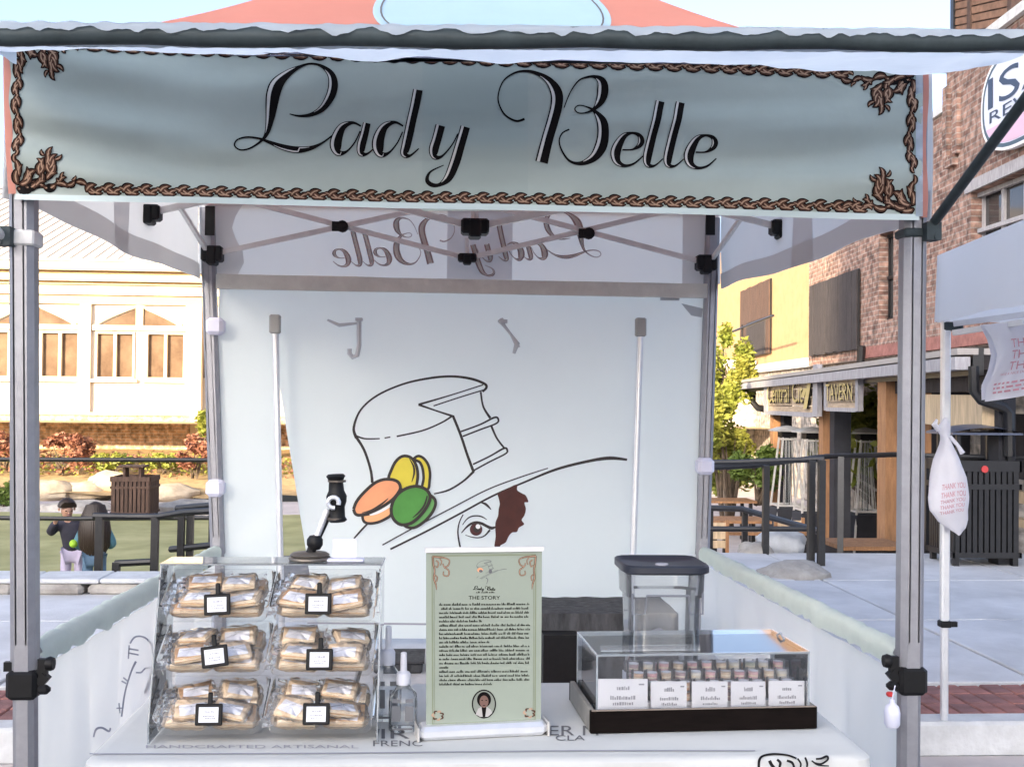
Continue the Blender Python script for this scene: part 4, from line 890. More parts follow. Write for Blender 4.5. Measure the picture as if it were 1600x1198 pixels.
LET += [A(L, 760, 80, S2) for L in (
    [(245, 435, 16), (190, 448, 15), (120, 410, 11), (80, 340, 9), (78, 270, 8), (110, 190, 9), (180, 140, 13), (260, 128, 18), (340, 150, 28), (405, 195, 50), (448, 265, 78), (450, 345, 78), (424, 450, 76), (388, 570, 76), (352, 716, 82)],
    [(498, 362, 6), (540, 260, 8), (590, 192, 10), (640, 170, 14), (692, 166, 22), (736, 194, 56), (748, 246, 74), (734, 310, 60), (692, 368, 24), (640, 394, 11), (592, 396, 9), (568, 370, 8), (592, 346, 8), (642, 354, 10), (692, 382, 24), (736, 452, 66), (746, 540, 76), (728, 622, 78), (680, 688, 54), (602, 722, 26), (532, 706, 15), (482, 642, 11), (465, 580, 9), (485, 530, 9), (530, 505, 11)],
    E1, [(x+472, y+14, w_) for x, y, w_ in E1],
    [(1118, 316, 58), (1090, 430, 58), (1058, 560, 58), (1032, 675, 58), (1036, 730, 38), (1078, 735, 14), (1132, 690, 7)],
    [(1248, 323, 58), (1220, 440, 58), (1188, 570, 58), (1164, 680, 58), (1168, 732, 38), (1210, 736, 14), (1268, 690, 7)])]
for grp_ in ((0,), (1, 2), (3, 4), (5, 6), (7, 8), (9,), (11,), (12,), (10,)):
    m = MB()
    for k in grp_: stroke(m, LET[k], lambda x, y: bn(x, y, .003), 8)
    ln = part('letter', m, 'ink', ban)
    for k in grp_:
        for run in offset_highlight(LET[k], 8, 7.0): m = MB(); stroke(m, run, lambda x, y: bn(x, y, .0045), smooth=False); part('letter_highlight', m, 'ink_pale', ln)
# leaf-scroll border
def leaves(mb, items, T, fn, k=1.0):
    """curled leaves: (x, y, angle, length), dark edge, brown body, pale vein"""
    for mi, kw, off in ((0, .56, .0024), (1, .34, .0032), (2, .10, .0040)):
        mb.mi = mi
        for q, (x, y, a, l) in enumerate(items):
            a = R(a); cv = (.22 if q % 2 else -.22)*l; ca, sa = math.cos(a), math.sin(a); w_ = l*kw*k; s0, s1 = ((0, 1) if mi == 0 else (.06, .93) if mi == 1 else (.15, .8))
            L = [(x+ca*l*t-sa*cv*4*t*(1-t), y+sa*l*t+ca*cv*4*t*(1-t), w_*wt) for t, wt in ((s0, .25), (.25, .9), (.5, 1.0), (.75, .7), (s1, .12))]
            stroke(mb, T(L), lambda x_, y_: fn(x_, y_, off+.00004*q), 4)
def motif(mb, c, ex, ey, fn):
    def T(L): return [(c[0]+ex[0]*a+ey[0]*b, c[1]+ex[1]*a+ey[1]*b, w_*.9) for a, b, w_ in L]
    leaves(mb, [(-17, 5, -38, 24), (-11, -7, 30, 25), (-3, 8, -30, 19), (-15, 0, 8, 18), (5, -5, 38, 15)], T, fn)
def corner(mb, c, fx, fy, fn, rs):
    def T(L): return [(c[0]+fx*a, c[1]+fy*b, w_) for a, b, w_ in L]
    leaves(mb, [(0, 5, 8, 28), (20, 5, -4, 28), (42, 6, 14, 24), (62, 8, -14, 22), (80, 8, 24, 18), (96, 10, -18, 20), (3, 10, 36, 28), (18, 12, 42, 26), (34, 10, 62, 22), (50, 14, 28, 22), (66, 18, -24, 20), (4, 8, 82, 26), (3, 26, 96, 22), (4, 40, 84, 16), (10, 14, 64, 24),
        (42, 20, 78, 24), (52, 22, 60, 24), (60, 24, 104, 20), (50, 36, 92, 24), (58, 38, 58, 20), (45, 34, 122, 16), (57, 50, 82, 18), (63, 46, 38, 15), (50, 52, 122, 13), (24, 18, 110, 14), (76, 14, 70, 13), (90, 14, 40, 11), (30, 4, 24, 22), (12, 6, 22, 24), (8, 20, 70, 20), (38, 24, 66, 20), (48, 28, 84, 22), (54, 30, 70, 22), (60, 34, 96, 18), (28, 8, 50, 20), (70, 10, 30, 16)], T, fn, 1.0)
m = MB()
x = 150
while x < 1352: motif(m, (x, bedge_bot(x)-17), (1, .0235), (-.0235*.78, .78), bn); x += 29.2
x = 150
while x < 1330: motif(m, (x, bedge_top(x)+5), (1, .0345), (-.03*.7, .62), bn); x += 29.2
y = 112
while y < 240: motif(m, (27, y), (0, 1), (-.6, 0), bn); y += 29
y = 168
while y < 268: motif(m, (1424, y), (0, 1), (.6, 0), bn); y += 29
corner(m, (22, 296), 1, -1, bn, 1); corner(m, (1430, 330), -1, -1, bn, 2); corner(m, (1430, 114), -1, 1, bn, 3)
def Tc(L): return [(22+a, 70+b, w_) for a, b, w_ in L]
corner(m, (30, 62), .95, .95, bn, 4)
part('leaf_border', m, ['ink', 'ink_brown', 'ink_tan'], ban)
# show-through lettering on the rear valance
def rvp(px, py, off=0.0): p = P(px, py, YB-.02); return p+Vector((0, -off, 0))
m = MB()
def back(L, k=1.0): return [(940-(x-365)*.556, 400+(y-232)*.53, w_*.556*k) for x, y, w_ in L]
for L in LET: stroke(m, back(L), lambda x, y: rvp(x, y, .0), 6)
lt = part('show_through_lettering', m, 'ink_through', rvo)
m = MB()
for L in LET:
    for q in [back(L, .62)]:
        if max(z[2] for z in q) > 3: stroke(m, [(a, b, max(.2, w_-1.0)) for a, b, w_ in q], lambda x, y: rvp(x, y, .002), 6)
part('letter_core', m, 'white_fab', lt)
# ------------------------------------------------ awning
b0, b1 = P(-285, 52, -1.0), P(1668, 66, -1.0)
aw = MB(); aw.tube([b0+(b1-b0)*k/20+Vector((0, 0, .004*math.sin(k*1.7))) for k in range(21)], .026, 12); abar = part('awning_bar', aw, 'darkbar', tent, smooth=True)
ea, eb = P(10, 72, YF+.03), P(1445, 116, YF+.03)
ea.x -= .05; eb.x += .05
M['faint_ink'] = mat('faint_ink', (.22, .22, .30), .8)
def aws(u, v):      # u across, v from eave to bar
    a = ea.lerp(eb, u); b = b0.lerp(b1, u); p = a.lerp(b, v); sag = .035*math.sin(math.pi*v)+.014*math.sin(u*46+3*math.sin(v*3))*v*(1-v)*2+.030*nz(u*11, v*3, 4)*math.sin(math.pi*min(1, v+.15))+.010*nz(u*40, v*5, 8)
    return p+Vector((0, 0, .012-sag*.8))
m = MB(); m.grid(aws, 110, 14); awo = part('awning', m, 'awn_fab', tent, smooth=True)
m = MB()
def wrapf(u, v):
    c = b0.lerp(b1, u); lip = .5+.22*nz(u*38, 1, 0)+.30*max(0, nz(u*16, 7, 2)); a = R(205)-(R(205)-R(8)+lip*.5-.2)*v; rr = .0245+.0035*nz(u*60, v*3, 1)
    return c+Vector((0, math.cos(a)*-rr*-1, math.sin(a)*rr)) if False else c+Vector((0, -math.cos(a)*-1*rr if False else -math.cos(R(180)-a)*-rr*-1, math.sin(a)*rr))
def wrapf(u, v):      # cloth lying over the bar, scalloped along its front edge
    c = b0.lerp(b1, u); a0 = R(-60); a1 = R(172)+R(40)*nz(u*46, 1, 0)-R(30)*max(0, nz(u*20, 7, 2))+R(14)*nz(u*120, 3, 1); a = a0+(a1-a0)*v; rr = .0292+.005*nz(u*80, v*3, 1)+.002*v
    return c+Vector((0, math.cos(a)*rr, math.sin(a)*rr))
m.grid(wrapf, 320, 10); part('bar_wrap', m, 'awn_fab', awo, smooth=True)
m = MB()
for q in range(9):     # faint writing showing through the awning
    px = 650+q*58; p0 = (px, 74+(px-40)*.018, 3); stroke(m, [p0, (px+9, p0[1]+5, 3.4), (px+26+q % 3*6, p0[1]+7, 2.2)], lambda x, y: P(x, y, -.55)+Vector((0, 0, 0)), 4)
m = MB()
for q in range(16):
    u0 = .36+q*.019; stroke(m, [(u0, .30+.1*nz(q*1.7), .0012), (u0+.004, .22, .0018), (u0+.010+.004*(q % 3), .18, .001)], lambda x, y: aws(x, y)+Vector((0, 0, -.004)), 4)
part('show_through_print', m, 'faint_ink', awo, kind='stuff')
# front corner drape of the awning on both sides
for sx, px0, px1, ylow in ((-1, -40, 26, 96), (1, 1440, 1560, 112)):
    m2 = MB(); m2.grid(lambda u, v: P(px0+(px1-px0)*u, 70+(ylow-70)*v*(1-.55*(u if sx > 0 else 1-u))+5*math.sin(u*8), -.16-.5*(u if sx > 0 else 1-u)+.02*math.sin(v*6+u*9)), 14, 6); part('corner_drape', m2, 'awn_fab', awo, smooth=True)
for n, bb_ in (('fl', b0), ('fr', b1)):
    sx = -1 if n == 'fl' else 1; a = onleg(n, P(38, 376, 0).z if sx < 0 else P(1432, 352, 0).z)+Vector((sx*.045, -.07, 0)); m = MB(); m.tube([a, a.lerp(bb_, .5), bb_], .0165, 10); part('awning_arm', m, 'darkbar' if sx > 0 else 'truss', tent, smooth=True)

# ================================================================== BACK WALL with printed drawing
WY = YB+.005
bwall = thing('back_wall', 'white fabric back wall printed with cake hat, macarons and one eye', 'tent wall', (0, WY, PZ))
xw0, xw1 = P(340, 600, WY).x, P(1104, 600, WY).x; zw1 = P(700, 452, WY).z; zw0 = .20
def wfold(X, Z):
    f = .010*math.sin(X*2.1+Z*1.3)+.006*nz(X*2, Z*2.5, 3)
    for cx_, cz_, s in ((-1.5, 2.36, 1), (1.5, 2.36, -1), (-1.5, .6, -1), (1.5, .9, 1)):
        d = math.hypot(X-cx_, Z-cz_); a = math.atan2(Z-cz_, (X-cx_)*s); f += .012*math.sin(a*11+cx_)*min(1, d*2.5)*math.exp(-(d/.55)**2)
    return f + .010*math.sin(X*31+nz(X*3, Z)*3)*math.exp(-((2.36-Z)/.16)**2)
def bw(px, py, off=0.0): p = P(px, py, WY); return Vector((p.x, WY-wfold(p.x, p.z)-off, p.z))
zs = P(437, 600, WY).z
xs_t = P(436, 600, WY).x; xs_b = P(476, 850, WY).x; zsb = P(476, 850, WY).z
def slit(z): return xs_t if z > zs else xs_t+(xs_b-xs_t)*(zs-z)/(zs-zsb)*min(1, 1)
def leftp(u, v): Z = zw0+(zw1-zw0)*v; X = xw0+(xs_t-xw0)*u; return Vector((X, WY-wfold(X, Z), Z))
def rightp(u, v): Z = zw0+(zw1-zw0)*v; a = slit(Z); X = a+(xw1-a)*u; return Vector((X, WY-wfold(X, Z), Z))
m = MB(); m.grid(leftp, 8, 40); part('left_panel', m, 'wall_fab', bwall, smooth=True)
m = MB(); m.grid(rightp, 60, 40); wp_ = part('main_panel', m, 'wall_fab', bwall, smooth=True)
m = MB(); stroke(m, [(480, 973, 3), (600, 974, 3), (700, 975, 3), (860, 977, 3)], lambda x, y: bw(x, y, .004)); part('hem_seam', m, 'ink_soft', wp_)
HD = MB()
T2 = lambda L, k=1: [(320+x/2, 420+y/2, w_/2*k) for x, y, w_ in L]
hat = [[(555, 862, 4), (640, 815, 4), (760, 752, 4), (880, 690, 4), (980, 652, 4), (1072, 622, 3)], [(580, 875, 6), (700, 815, 6), (800, 762, 6), (900, 708, 6), (1000, 665, 6), (1100, 625, 8), (1200, 600, 9), (1265, 591, 11), (1320, 596, 7)],
       [(470, 520, 9), (498, 565, 8), (518, 625, 8), (524, 668, 9)], [(474, 528, 10), (466, 495, 8), (488, 440, 6), (540, 395, 6), (620, 360, 6), (700, 342, 7), (770, 336, 7), (830, 343, 8), (872, 358, 8), (880, 370, 8), (868, 384, 6)],
       [(870, 362, 4), (770, 394, 4), (668, 424, 7)], [(872, 378, 4), (800, 400, 4), (715, 428, 4)], [(668, 424, 7), (720, 442, 5), (775, 460, 7)], [(470, 520, 6), (500, 530, 5), (547, 530, 4)], [(562, 528, 4), (580, 525, 4)], [(600, 523, 5), (680, 505, 5), (740, 480, 5), (775, 458, 6)],
       [(775, 458, 8), (800, 520, 8), (820, 580, 8), (840, 634, 9)], [(800, 508, 5), (860, 486, 5), (905, 464, 6), (917, 470, 6), (910, 483, 5), (860, 502, 5), (806, 523, 5)], [(862, 384, 6), (870, 430, 6), (892, 466, 8)], [(895, 490, 7), (912, 528, 6), (936, 560, 6)],
       [(838, 610, 5), (890, 585, 5), (935, 560, 6), (945, 567, 6), (938, 578, 5), (890, 602, 5), (842, 628, 5)], [(840, 632, 8), (808, 662, 6), (762, 690, 6), (716, 702, 4)], [(512, 792, 6), (490, 815, 6), (466, 842, 5)]]
for L in hat: stroke(HD, T2(L), lambda x, y: bw(x, y, .005), 6)
HD.mi = 0
O5 = lambda L: [(530+p[0]/7.047, 690+p[1]/7.047) for p in L]
def area(mb, pts, mi, off):
    mb.mi = mi; q = [p[:2] for p in spl([(a, b, 0) for a, b in pts]+[(pts[0][0], pts[0][1], 0)], 4)][:-1]; mb.fill(q, lambda x, y: bw(x, y, off))
def outl(mb, pts, wd, off): mb.mi = 0; stroke(mb, [(a, b, wd) for a, b in pts], lambda x, y: bw(x, y, off), 4, closed=True)
yl = O5([(700, 540), (640, 470), (548, 410), (575, 310), (620, 220), (680, 165), (740, 155), (800, 180), (845, 250), (865, 340), (860, 430), (835, 510), (760, 560)]); yr_ = O5([(820, 185), (870, 155), (930, 180), (980, 250), (1000, 340), (995, 430), (980, 515), (915, 505), (930, 400), (918, 290), (888, 225), (850, 205)])
gb = O5([(1000, 580), (1050, 625), (1060, 690), (1020, 780), (940, 870), (850, 930), (780, 942), (720, 905), (850, 830), (960, 700)]); gf = O5([(575, 720), (600, 640), (660, 560), (750, 505), (850, 485), (940, 510), (990, 560), (1000, 620), (960, 720), (880, 820), (790, 890), (690, 908), (620, 870), (580, 800)])
ob_ = O5([(255, 805), (270, 868), (320, 895), (420, 885), (520, 840), (572, 795), (590, 690), (420, 770)]); ow = O5([(330, 785), (420, 760), (590, 665), (575, 705), (450, 780), (350, 808)]); of = O5([(160, 740), (190, 660), (260, 570), (380, 460), (480, 415), (580, 412), (650, 440), (675, 500), (650, 560), (580, 640), (460, 720), (330, 780), (230, 805), (180, 790)])
area(HD, yr_, 3, .006); outl(HD, yr_, 4.2, .0075); area(HD, yl, 3, .008); outl(HD, yl, 4.6, .0095)
HD.mi = 0; stroke(HD, [(530+x/7.047, 690+y/7.047, w_) for x, y, w_ in ((775, 185, 1), (820, 270, 3), (825, 350, 3), (800, 440, 1))], lambda x, y: bw(x, y, .0095))
area(HD, ob_, 2, .010); outl(HD, ob_, 4.4, .0115); area(HD, ow, 6, .012); area(HD, of, 1, .013); outl(HD, of, 4.8, .0145)
HD.mi = 0; stroke(HD, [(530+x/7.047, 690+y/7.047, w_) for x, y, w_ in ((250, 780, 1), (360, 745, 2), (470, 680, 3), (540, 620, 1))], lambda x, y: bw(x, y, .0145))
area(HD, gb, 5, .015); outl(HD, gb, 4.6, .0165); area(HD, gf, 4, .0175); outl(HD, gf, 5, .019)
HD.mi = 0; stroke(HD, [(530+x/7.047, 690+y/7.047, w_) for x, y, w_ in ((970, 590, 2), (940, 690, 3), (880, 770, 3), (810, 830, 1))], lambda x, y: bw(x, y, .019))
E9 = lambda L: [(690+x/9.213, 740+y/9.213) + ((z[2]/9.213,) if False else ()) for (x, y, *z) in L]
E9w = lambda L: [(690+x/9.213, 740+y/9.213, w_/9.213) for x, y, w_ in L]
area(HD, E9([(800, 290), (900, 235), (1075, 150), (1085, 230), (1150, 275), (1210, 310), (1245, 400), (1190, 410), (1210, 500), (1190, 590), (1150, 660), (1185, 720), (1110, 770), (1080, 830), (1010, 840), (960, 900), (920, 980), (850, 1020), (830, 1050), (760, 1050), (775, 900), (770, 780), (775, 690), (810, 600), (820, 500), (835, 430), (820, 350)]), 7, .006)
HD.mi = 0
for L in ([(310, 580, 16), (260, 680, 18), (235, 800, 22), (242, 920, 24), (272, 1070, 26)], [(560, 408, 12), (620, 425, 34), (670, 465, 30), (712, 512, 8)], [(300, 730, 10), (360, 650, 16), (430, 608, 20), (520, 600, 20), (590, 618, 18), (650, 655, 8)], [(285, 845, 14), (350, 770, 24), (420, 715, 34), (500, 695, 40), (580, 712, 40), (650, 748, 40), (715, 775, 44), (775, 760, 24)], [(340, 875, 8), (440, 905, 14), (540, 912, 16), (620, 882, 20), (695, 800, 30)]):
    stroke(HD, E9w(L), lambda x, y: bw(x, y, .008), 6)
def circ(cx, cy, r, mi, off): HD.mi = mi; HD.fill(E9([(cx+r*math.cos(k*.314), cy+r*math.sin(k*.314)) for k in range(20)]), lambda x, y: bw(x, y, off))
circ(495, 795, 90, 8, .007); circ(505, 790, 48, 0, .0085); circ(522, 752, 34, 6, .010)
part('hat_drawing', HD, ['ink_brown_line' if False else mat('drawing_ink', (.022, .016, .014), .6), 'p_orange', 'p_orange2', 'p_yellow', 'p_green', 'p_green2', 'p_white', 'p_hair', 'p_iris'], wp_)
m = MB(); m.fill([(1033, 456), (1062, 458), (1061, 470), (1032, 469)], lambda x, y: bw(x, y, .006)); part('repair_patch', m, mat('grey_tape', (.55, .55, .56), .7), wp_)
m = MB(); m.fill([(1064, 474), (1098, 482), (1096, 496), (1080, 493)], lambda x, y: bw(x, y, .006)); part('repair_patch', m, mat('grey_tape_b', (.50, .54, .56), .7), wp_)
# grey hook and twisted tie hanging on the wall
m = MB(); m.tube([P(561, 499, WY-.05), P(561, 540, WY-.05), P(558, 555, WY-.05), P(551, 558, WY-.05), P(546, 552, WY-.05), P(546, 545, WY-.05)], .014, 8); m.tube([P(512, 500, WY-.035), P(530, 508, WY-.05), P(558, 505, WY-.05)], [.008, .012, .008], 6); m.box(P(561, 499, WY-.045), (.04, .06, .016)); solo('wall_hook', m, mat('grey_hook', (.52, .54, .57), .5), 'grey J shaped hook hanging on the back wall above the hat', 'hook', smooth=True)
m = MB(); m.tube([P(782, 500, WY-.03), P(788, 509, WY-.05), P(798, 522, WY-.045), P(808, 537, WY-.05), P(803, 552, WY-.04)], [.02, .010, .008, .018, .010], 8); m.box(P(786, 502, WY-.04), (.05, .05, .02)); m.tube([P(803, 544, WY-.045), P(812, 540, WY-.05)], .008, 6); solo('twisted_tie', m, mat('grey_tie', (.50, .52, .55), .5), 'small twisted grey tie hanging on the back wall right of the hook', 'tie', smooth=True)
# two standing poles against the wall
for (a, b, lab) in (((430, 497), (438.5, 900), 'white pole with grey cap leaning beside the slit in the wall'), ((1001, 502), (988, 900), 'white pole with grey cap standing right of the hat drawing')):
    pa, pb = P(*a, WY-.10), P(*b, WY-.12); d = (pa-pb)/(pa.z-pb.z); base = pb-d*(pb.z-PZ); t = thing('support_pole', lab, 'pole', base, group='poles standing against the back wall')
    m = MB(); m.tube([base, pa], .019, 10); part('tube', m, 'alu_bright', t, smooth=True)
    m = MB(); m.box(pa+Vector((0, 0, -.035)), (.062, .06, .11), bev=.008); part('cap', m, mat('grey_cap', (.40, .40, .38), .6), t)
    m = MB(); m.lathe([(.05, 0), (.05, .02), (.022, .03), (.022, .06)], 14, base); part('foot', m, 'blackplastic', t)
# leg straps
for px, py, sz in ((337, 510, 1), (337, 762, 1), (1101, 728, 1)):
    c = P(px, py, YB-.03); m = MB(); m.box(c, (.10, .11, .10), bev=.02); part('wall_tie', m, mat('white_velcro', (.72, .72, .85), .8), bwall)

# ================================================================== HALF WALLS
for sx, lab in ((-1, 'white left half wall with pale green top sleeve and whisk drawing'), (1, 'white right half wall with pale green top sleeve')):
    f0 = onleg('fl' if sx < 0 else 'fr', .77); f1 = onleg('bl' if sx < 0 else 'br', .79)
    z0 = P(62, 1010, 0).z if sx < 0 else P(1394, 1012, 0).z; z1 = P(330, 852, YB).z if sx < 0 else P(1103, 854, YB).z
    a = Vector((f0.x, .04, z0)); b = Vector((f1.x, YB-.05, z1)); t = thing('half_wall', lab, 'tent wall', ((a.x+b.x)/2, 1.48, .06), group='half walls on both sides of the tent')
    m = MB(); m.tube([a+Vector((0, 0, -.03)), b+Vector((0, 0, -.03))], .018, 10); ro_ = part('top_rail', m, 'alu', t, smooth=True)
    def sl_(u, v):
        c = a.lerp(b, u)+Vector((0, 0, -.03)); th = R(-120+240*v) ; rr = .036+.011*nz(u*55, v*3+u*30, 2+sx)+.006*nz(u*17, v*2, 5)
        x = math.sin(th)*rr; z = math.cos(th)*rr; z = z if z > 0 else z*(2.6); return c+Vector((x, 0, z))
    m = MB(); m.grid(sl_, 60, 12); part('top_sleeve', m, 'sleeve_fab', t, smooth=True)
    def hang(u, v):
        c = a.lerp(b, u); zb_ = .05+(.14)*(c.y > KY); Z = c.z-.1+(zb_-c.z+.1)*v; amp = .010+.022*v; return Vector((c.x+amp*math.sin(u*42+nz(u*9)*3)*(.4+.6*v)+.01*nz(u*20, v*3), c.y, Z))
    m = MB(); m.grid(hang, 110, 14); ho = part('skirt', m, 'white_fab', t, smooth=True)
    if sx < 0:
        m = MB(); Lw = lambda L: [(0+x/3.765, 880+y/3.765, w_/3.765) for x, y, w_ in L]
        for L in ([(765, 470, 10), (790, 435, 10), (830, 428, 10), (870, 450, 10), (890, 500, 10), (885, 600, 10), (850, 760, 10)], [(755, 500, 9), (815, 510, 9)], [(755, 525, 9), (815, 537, 9)], [(800, 575, 14), (770, 640, 10), (735, 760, 10), (715, 900, 10)], [(800, 640, 9), (830, 640, 9), (850, 620, 9), (880, 605, 8)], [(725, 670, 9), (750, 690, 9)], [(715, 690, 9), (742, 705, 9)], [(685, 850, 8), (720, 850, 8)], [(700, 820, 8), (705, 880, 8)], [(550, 1020, 9), (565, 975, 12), (600, 965, 13), (640, 985, 12), (650, 965, 9)], [(760, 480, 8), (755, 560, 8)]):
            stroke(m, Lw(L), lambda x, y: PX(x, y, a.x+.030+.0), 6)
        part('whisk_drawing', m, mat('whisk_ink', (.42, .43, .50), .8), ho)
# small hanging white bottle on the right front leg
c = P(1394, 1112, -.05); m = MB(); m.lathe([(.002, -.05), (.02, -.05), (.026, -.04), (.027, .0), (.022, .02), (.010, .03), (.009, .045), (.002, .046)], 14, c); m.tube([c+Vector((0, 0, .045)), c+Vector((.01, 0, .09))], .002, 5); solo('hanging_bottle', m, mat('white_plastic', (.70, .71, .84), .5), 'small white bottle hanging from the front right leg clamp', 'bottle', smooth=True)
# dark draped bench and black crate at the back
c0 = P(838, 958, 2.1); c1 = P(1060, 958, 2.1)
t = thing('draped_bench', 'low bench under charcoal cloth behind the wooden display case', 'bench', ((c0.x+c1.x)/2, 2.3, PZ))
m = MB()
def dr(u, v):
    X = c0.x-.0+(c1.x-c0.x)*u; zt_ = c0.z
    if v < .35: return Vector((X, 2.1+.5*(1-v/.35), zt_+.006*nz(u*8, v*8)))
    q = (v-.35)/.65; return Vector((X, 2.1-.02*q+.03*nz(u*9, q*1.5, 1)*q, zt_-(zt_-PZ-.01)*q))
m.grid(dr, 60, 20); part('cloth', m, 'charcoal', t, smooth=True)
m = MB(); m.box(((c0.x+c1.x)/2, 2.37, (PZ+c0.z)/2-.01), (c1.x-c0.x-.06, .48, c0.z-PZ-.04)); part('frame', m, 'blackplastic', t)
c = P(876, 1000, 1.95); m = MB(); m.box((c.x, 1.99, (PZ+c.z+.03)/2), (.18, .12, c.z+.03-PZ)); solo('black_crate', m, 'blackplastic', 'small black box in front of the draped bench', 'box')
c = P(622, 1036, 2.3); m = MB(); m.box((c.x, 2.45, (PZ+c.z)/2), (.26, .3, c.z-PZ), bev=.01); m.box((c.x, 2.45, c.z+.006), (.28, .32, .012)); solo('grey_bin', m, 'charcoal', 'dark grey storage box on the ground behind the bottles', 'box')
# ================================================================== TABLE AND GOODS
TZ = 0.75
fl_, fr_ = G(128, 1190, TZ), G(1372, 1185, TZ); yf = (fl_.y+fr_.y)/2; xc = (fl_.x+fr_.x)/2; hw = (fr_.x-fl_.x)/2; TD = .76
print('TABLE', fl_, fr_)
t = thing('folding_table', 'folding table hidden under the white printed cloth', 'table', (xc, yf+TD/2, 0))
m = MB(); m.box((xc, yf+TD/2, TZ-.035), (hw*2-.03, TD-.03, .04), bev=.01); part('table_top', m, 'paper', t)
for sx in (-1, 1):
    for sy in (-1, 1): m = MB(); m.tube([(xc+sx*(hw-.2), yf+TD/2+sy*.28, 0), (xc+sx*(hw-.2), yf+TD/2+sy*.28, TZ-.05)], .014, 8); part('leg', m, 'alu', t)
def cl(u, v):      # cloth: v 0..1 over the outline (skirt) rings
    return None
m = MB(); ring = []
def outline(inset, n=72):
    pts = []; r = .05
    for cxs, cys, a0 in ((1, -1, -90), (1, 1, 0), (-1, 1, 90), (-1, -1, 180)):
        for k in range(9):
            a = R(a0+90*k/8); pts.append((xc+cxs*(hw-r)+math.cos(a)*(r-inset), yf+TD/2+cys*(TD/2-r)+math.sin(a)*(r-inset)))
    out = []
    for i, p in enumerate(pts):
        q = pts[(i+1) % len(pts)]; d = math.hypot(q[0]-p[0], q[1]-p[1]); s = max(1, int(d/.03))
        for k in range(s): out.append((p[0]+(q[0]-p[0])*k/s, p[1]+(q[1]-p[1])*k/s))
    return out
o0 = outline(0); n = len(o0); rings = []
for (ins, z, amp) in ((.03, TZ, 0), (.008, TZ-.001, 0), (0, TZ-.008, 0), (-.004, TZ-.05, .002), (-.008, TZ-.2, .008), (-.012, TZ-.45, .014), (-.015, .02, .018)):
    rings.append([m.av((xc+(p[0]-xc)*(1-ins/hw)+amp*nz(i*.35, z)*1.0, yf+TD/2+(p[1]-yf-TD/2)*(1-ins/(TD/2))+amp*math.sin(i*.55+nz(i*.1)*4), z)) for i, p in enumerate(o0)])
for a, b in zip(rings, rings[1:]):
    for k in range(n): m.face((a[k], b[k], b[(k+1) % n], a[(k+1) % n]))
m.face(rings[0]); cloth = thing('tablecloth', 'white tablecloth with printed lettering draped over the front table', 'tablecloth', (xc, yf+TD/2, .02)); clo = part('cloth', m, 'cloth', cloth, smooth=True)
tp = lambda x, y: G(x, y, TZ+.0015)
m = MB(); text_on(m, 'IR   ', 596, 1153, 640, 15, tp); text_on(m, 'ER M', 858, 1148, 935, 15, tp)
text_on(m, 'FRENC', 583, 1165, 660, 9, tp); text_on(m, 'CLA', 868, 1156, 914, 8, tp); part('printed_lettering', m, 'ink_grey', clo, kind='stuff'); m = MB(); text_on(m, 'HANDCRAFTED ARTISANAL', 228, 1168, 560, 5, tp); part('printed_line', m, 'ink_soft', clo, kind='stuff')
m = MB(); stroke(m, [(140, 1177, 2), (500, 1176, 2), (900, 1172, 2), (1180, 1172, 2)], tp); part('printed_rule', m, 'ink_soft', clo)
m = MB(); C9 = lambda L: [(1150+x/5.926, 1120+y/5.926, w_/5.926) for x, y, w_ in L]
for L in ([(210, 470, 24), (218, 390, 24), (260, 352, 18), (360, 338, 18), (480, 350, 16), (560, 380, 16)], [(310, 400, 30), (330, 440, 30), (360, 470, 24)], [(380, 390, 22), (410, 420, 26), (400, 470, 20)], [(470, 400, 22), (520, 420, 24), (540, 470, 18)], [(570, 380, 16), (600, 430, 18), (590, 480, 14)], [(640, 370, 18), (660, 430, 20), (650, 480, 14)], [(740, 385, 18), (790, 380, 20), (840, 360, 22), (850, 390, 18), (790, 430, 18), (730, 420, 12)], [(700, 400, 14), (760, 440, 16), (860, 450, 12)]):
    stroke(m, C9(L), tp, 5)
part('printed_scroll', m, 'ink', clo)

# ------------------------------------------------ acrylic tiered display
dl, dr_ = G(232, 1160, TZ+.004), G(590, 1162, TZ+.004); DW = dr_.x-dl.x; X0 = dl.x; Y0 = (dl.y+dr_.y)/2; sc = (Y0-CAM.y)/FPX
print('DISPLAY w', DW, 'Y0', Y0)
DB = .235          # depth of the cabinet at table level
ds = thing('acrylic_display', 'clear acrylic tiered stand with six trays of wrapped biscuits', 'display stand', (X0+DW/2, Y0+.12, TZ+.004))
def zpx(py, Y): return P(420, py, Y).z
z_bot = TZ+.006
TIERS = []
for k, pyb in enumerate((1148, 1058, 973)):
    y_ = Y0+.012+k*.032; TIERS.append((y_, zpx(pyb, y_)))
ztop = zpx(884, Y0+.10)
print('tiers', TIERS, ztop)
def sheet(name, pts, d, mt='acrylic', edge=True, par=ds):
    m = MB(); m.prism([Vector(p) for p in pts], d); o = part(name, m, mt, par)
    if edge:
        e = MB(); q = [Vector(p) for p in pts]
        for a, b in zip(q, q[1:]+q[:1]): e.bar(a+Vector(d)*.5, b+Vector(d)*.5, .0036, .0036)
        part('polished_edge', e, 'acrylic_edge', o)
    return o
prof = [(Y0, z_bot), (Y0+DB, z_bot), (Y0+DB, ztop), (Y0+.105, ztop), (Y0, z_bot+.05)]
for x in (X0, X0+DW-.004): sheet('side_panel', [(x, y, z) for y, z in prof], (.004, 0, 0))
sheet('top_panel', [(X0, Y0+.105, ztop+.001), (X0+DW, Y0+.105, ztop+.001), (X0+DW, Y0+DB, ztop+.001), (X0, Y0+DB, ztop+.001)], (0, 0, .004))
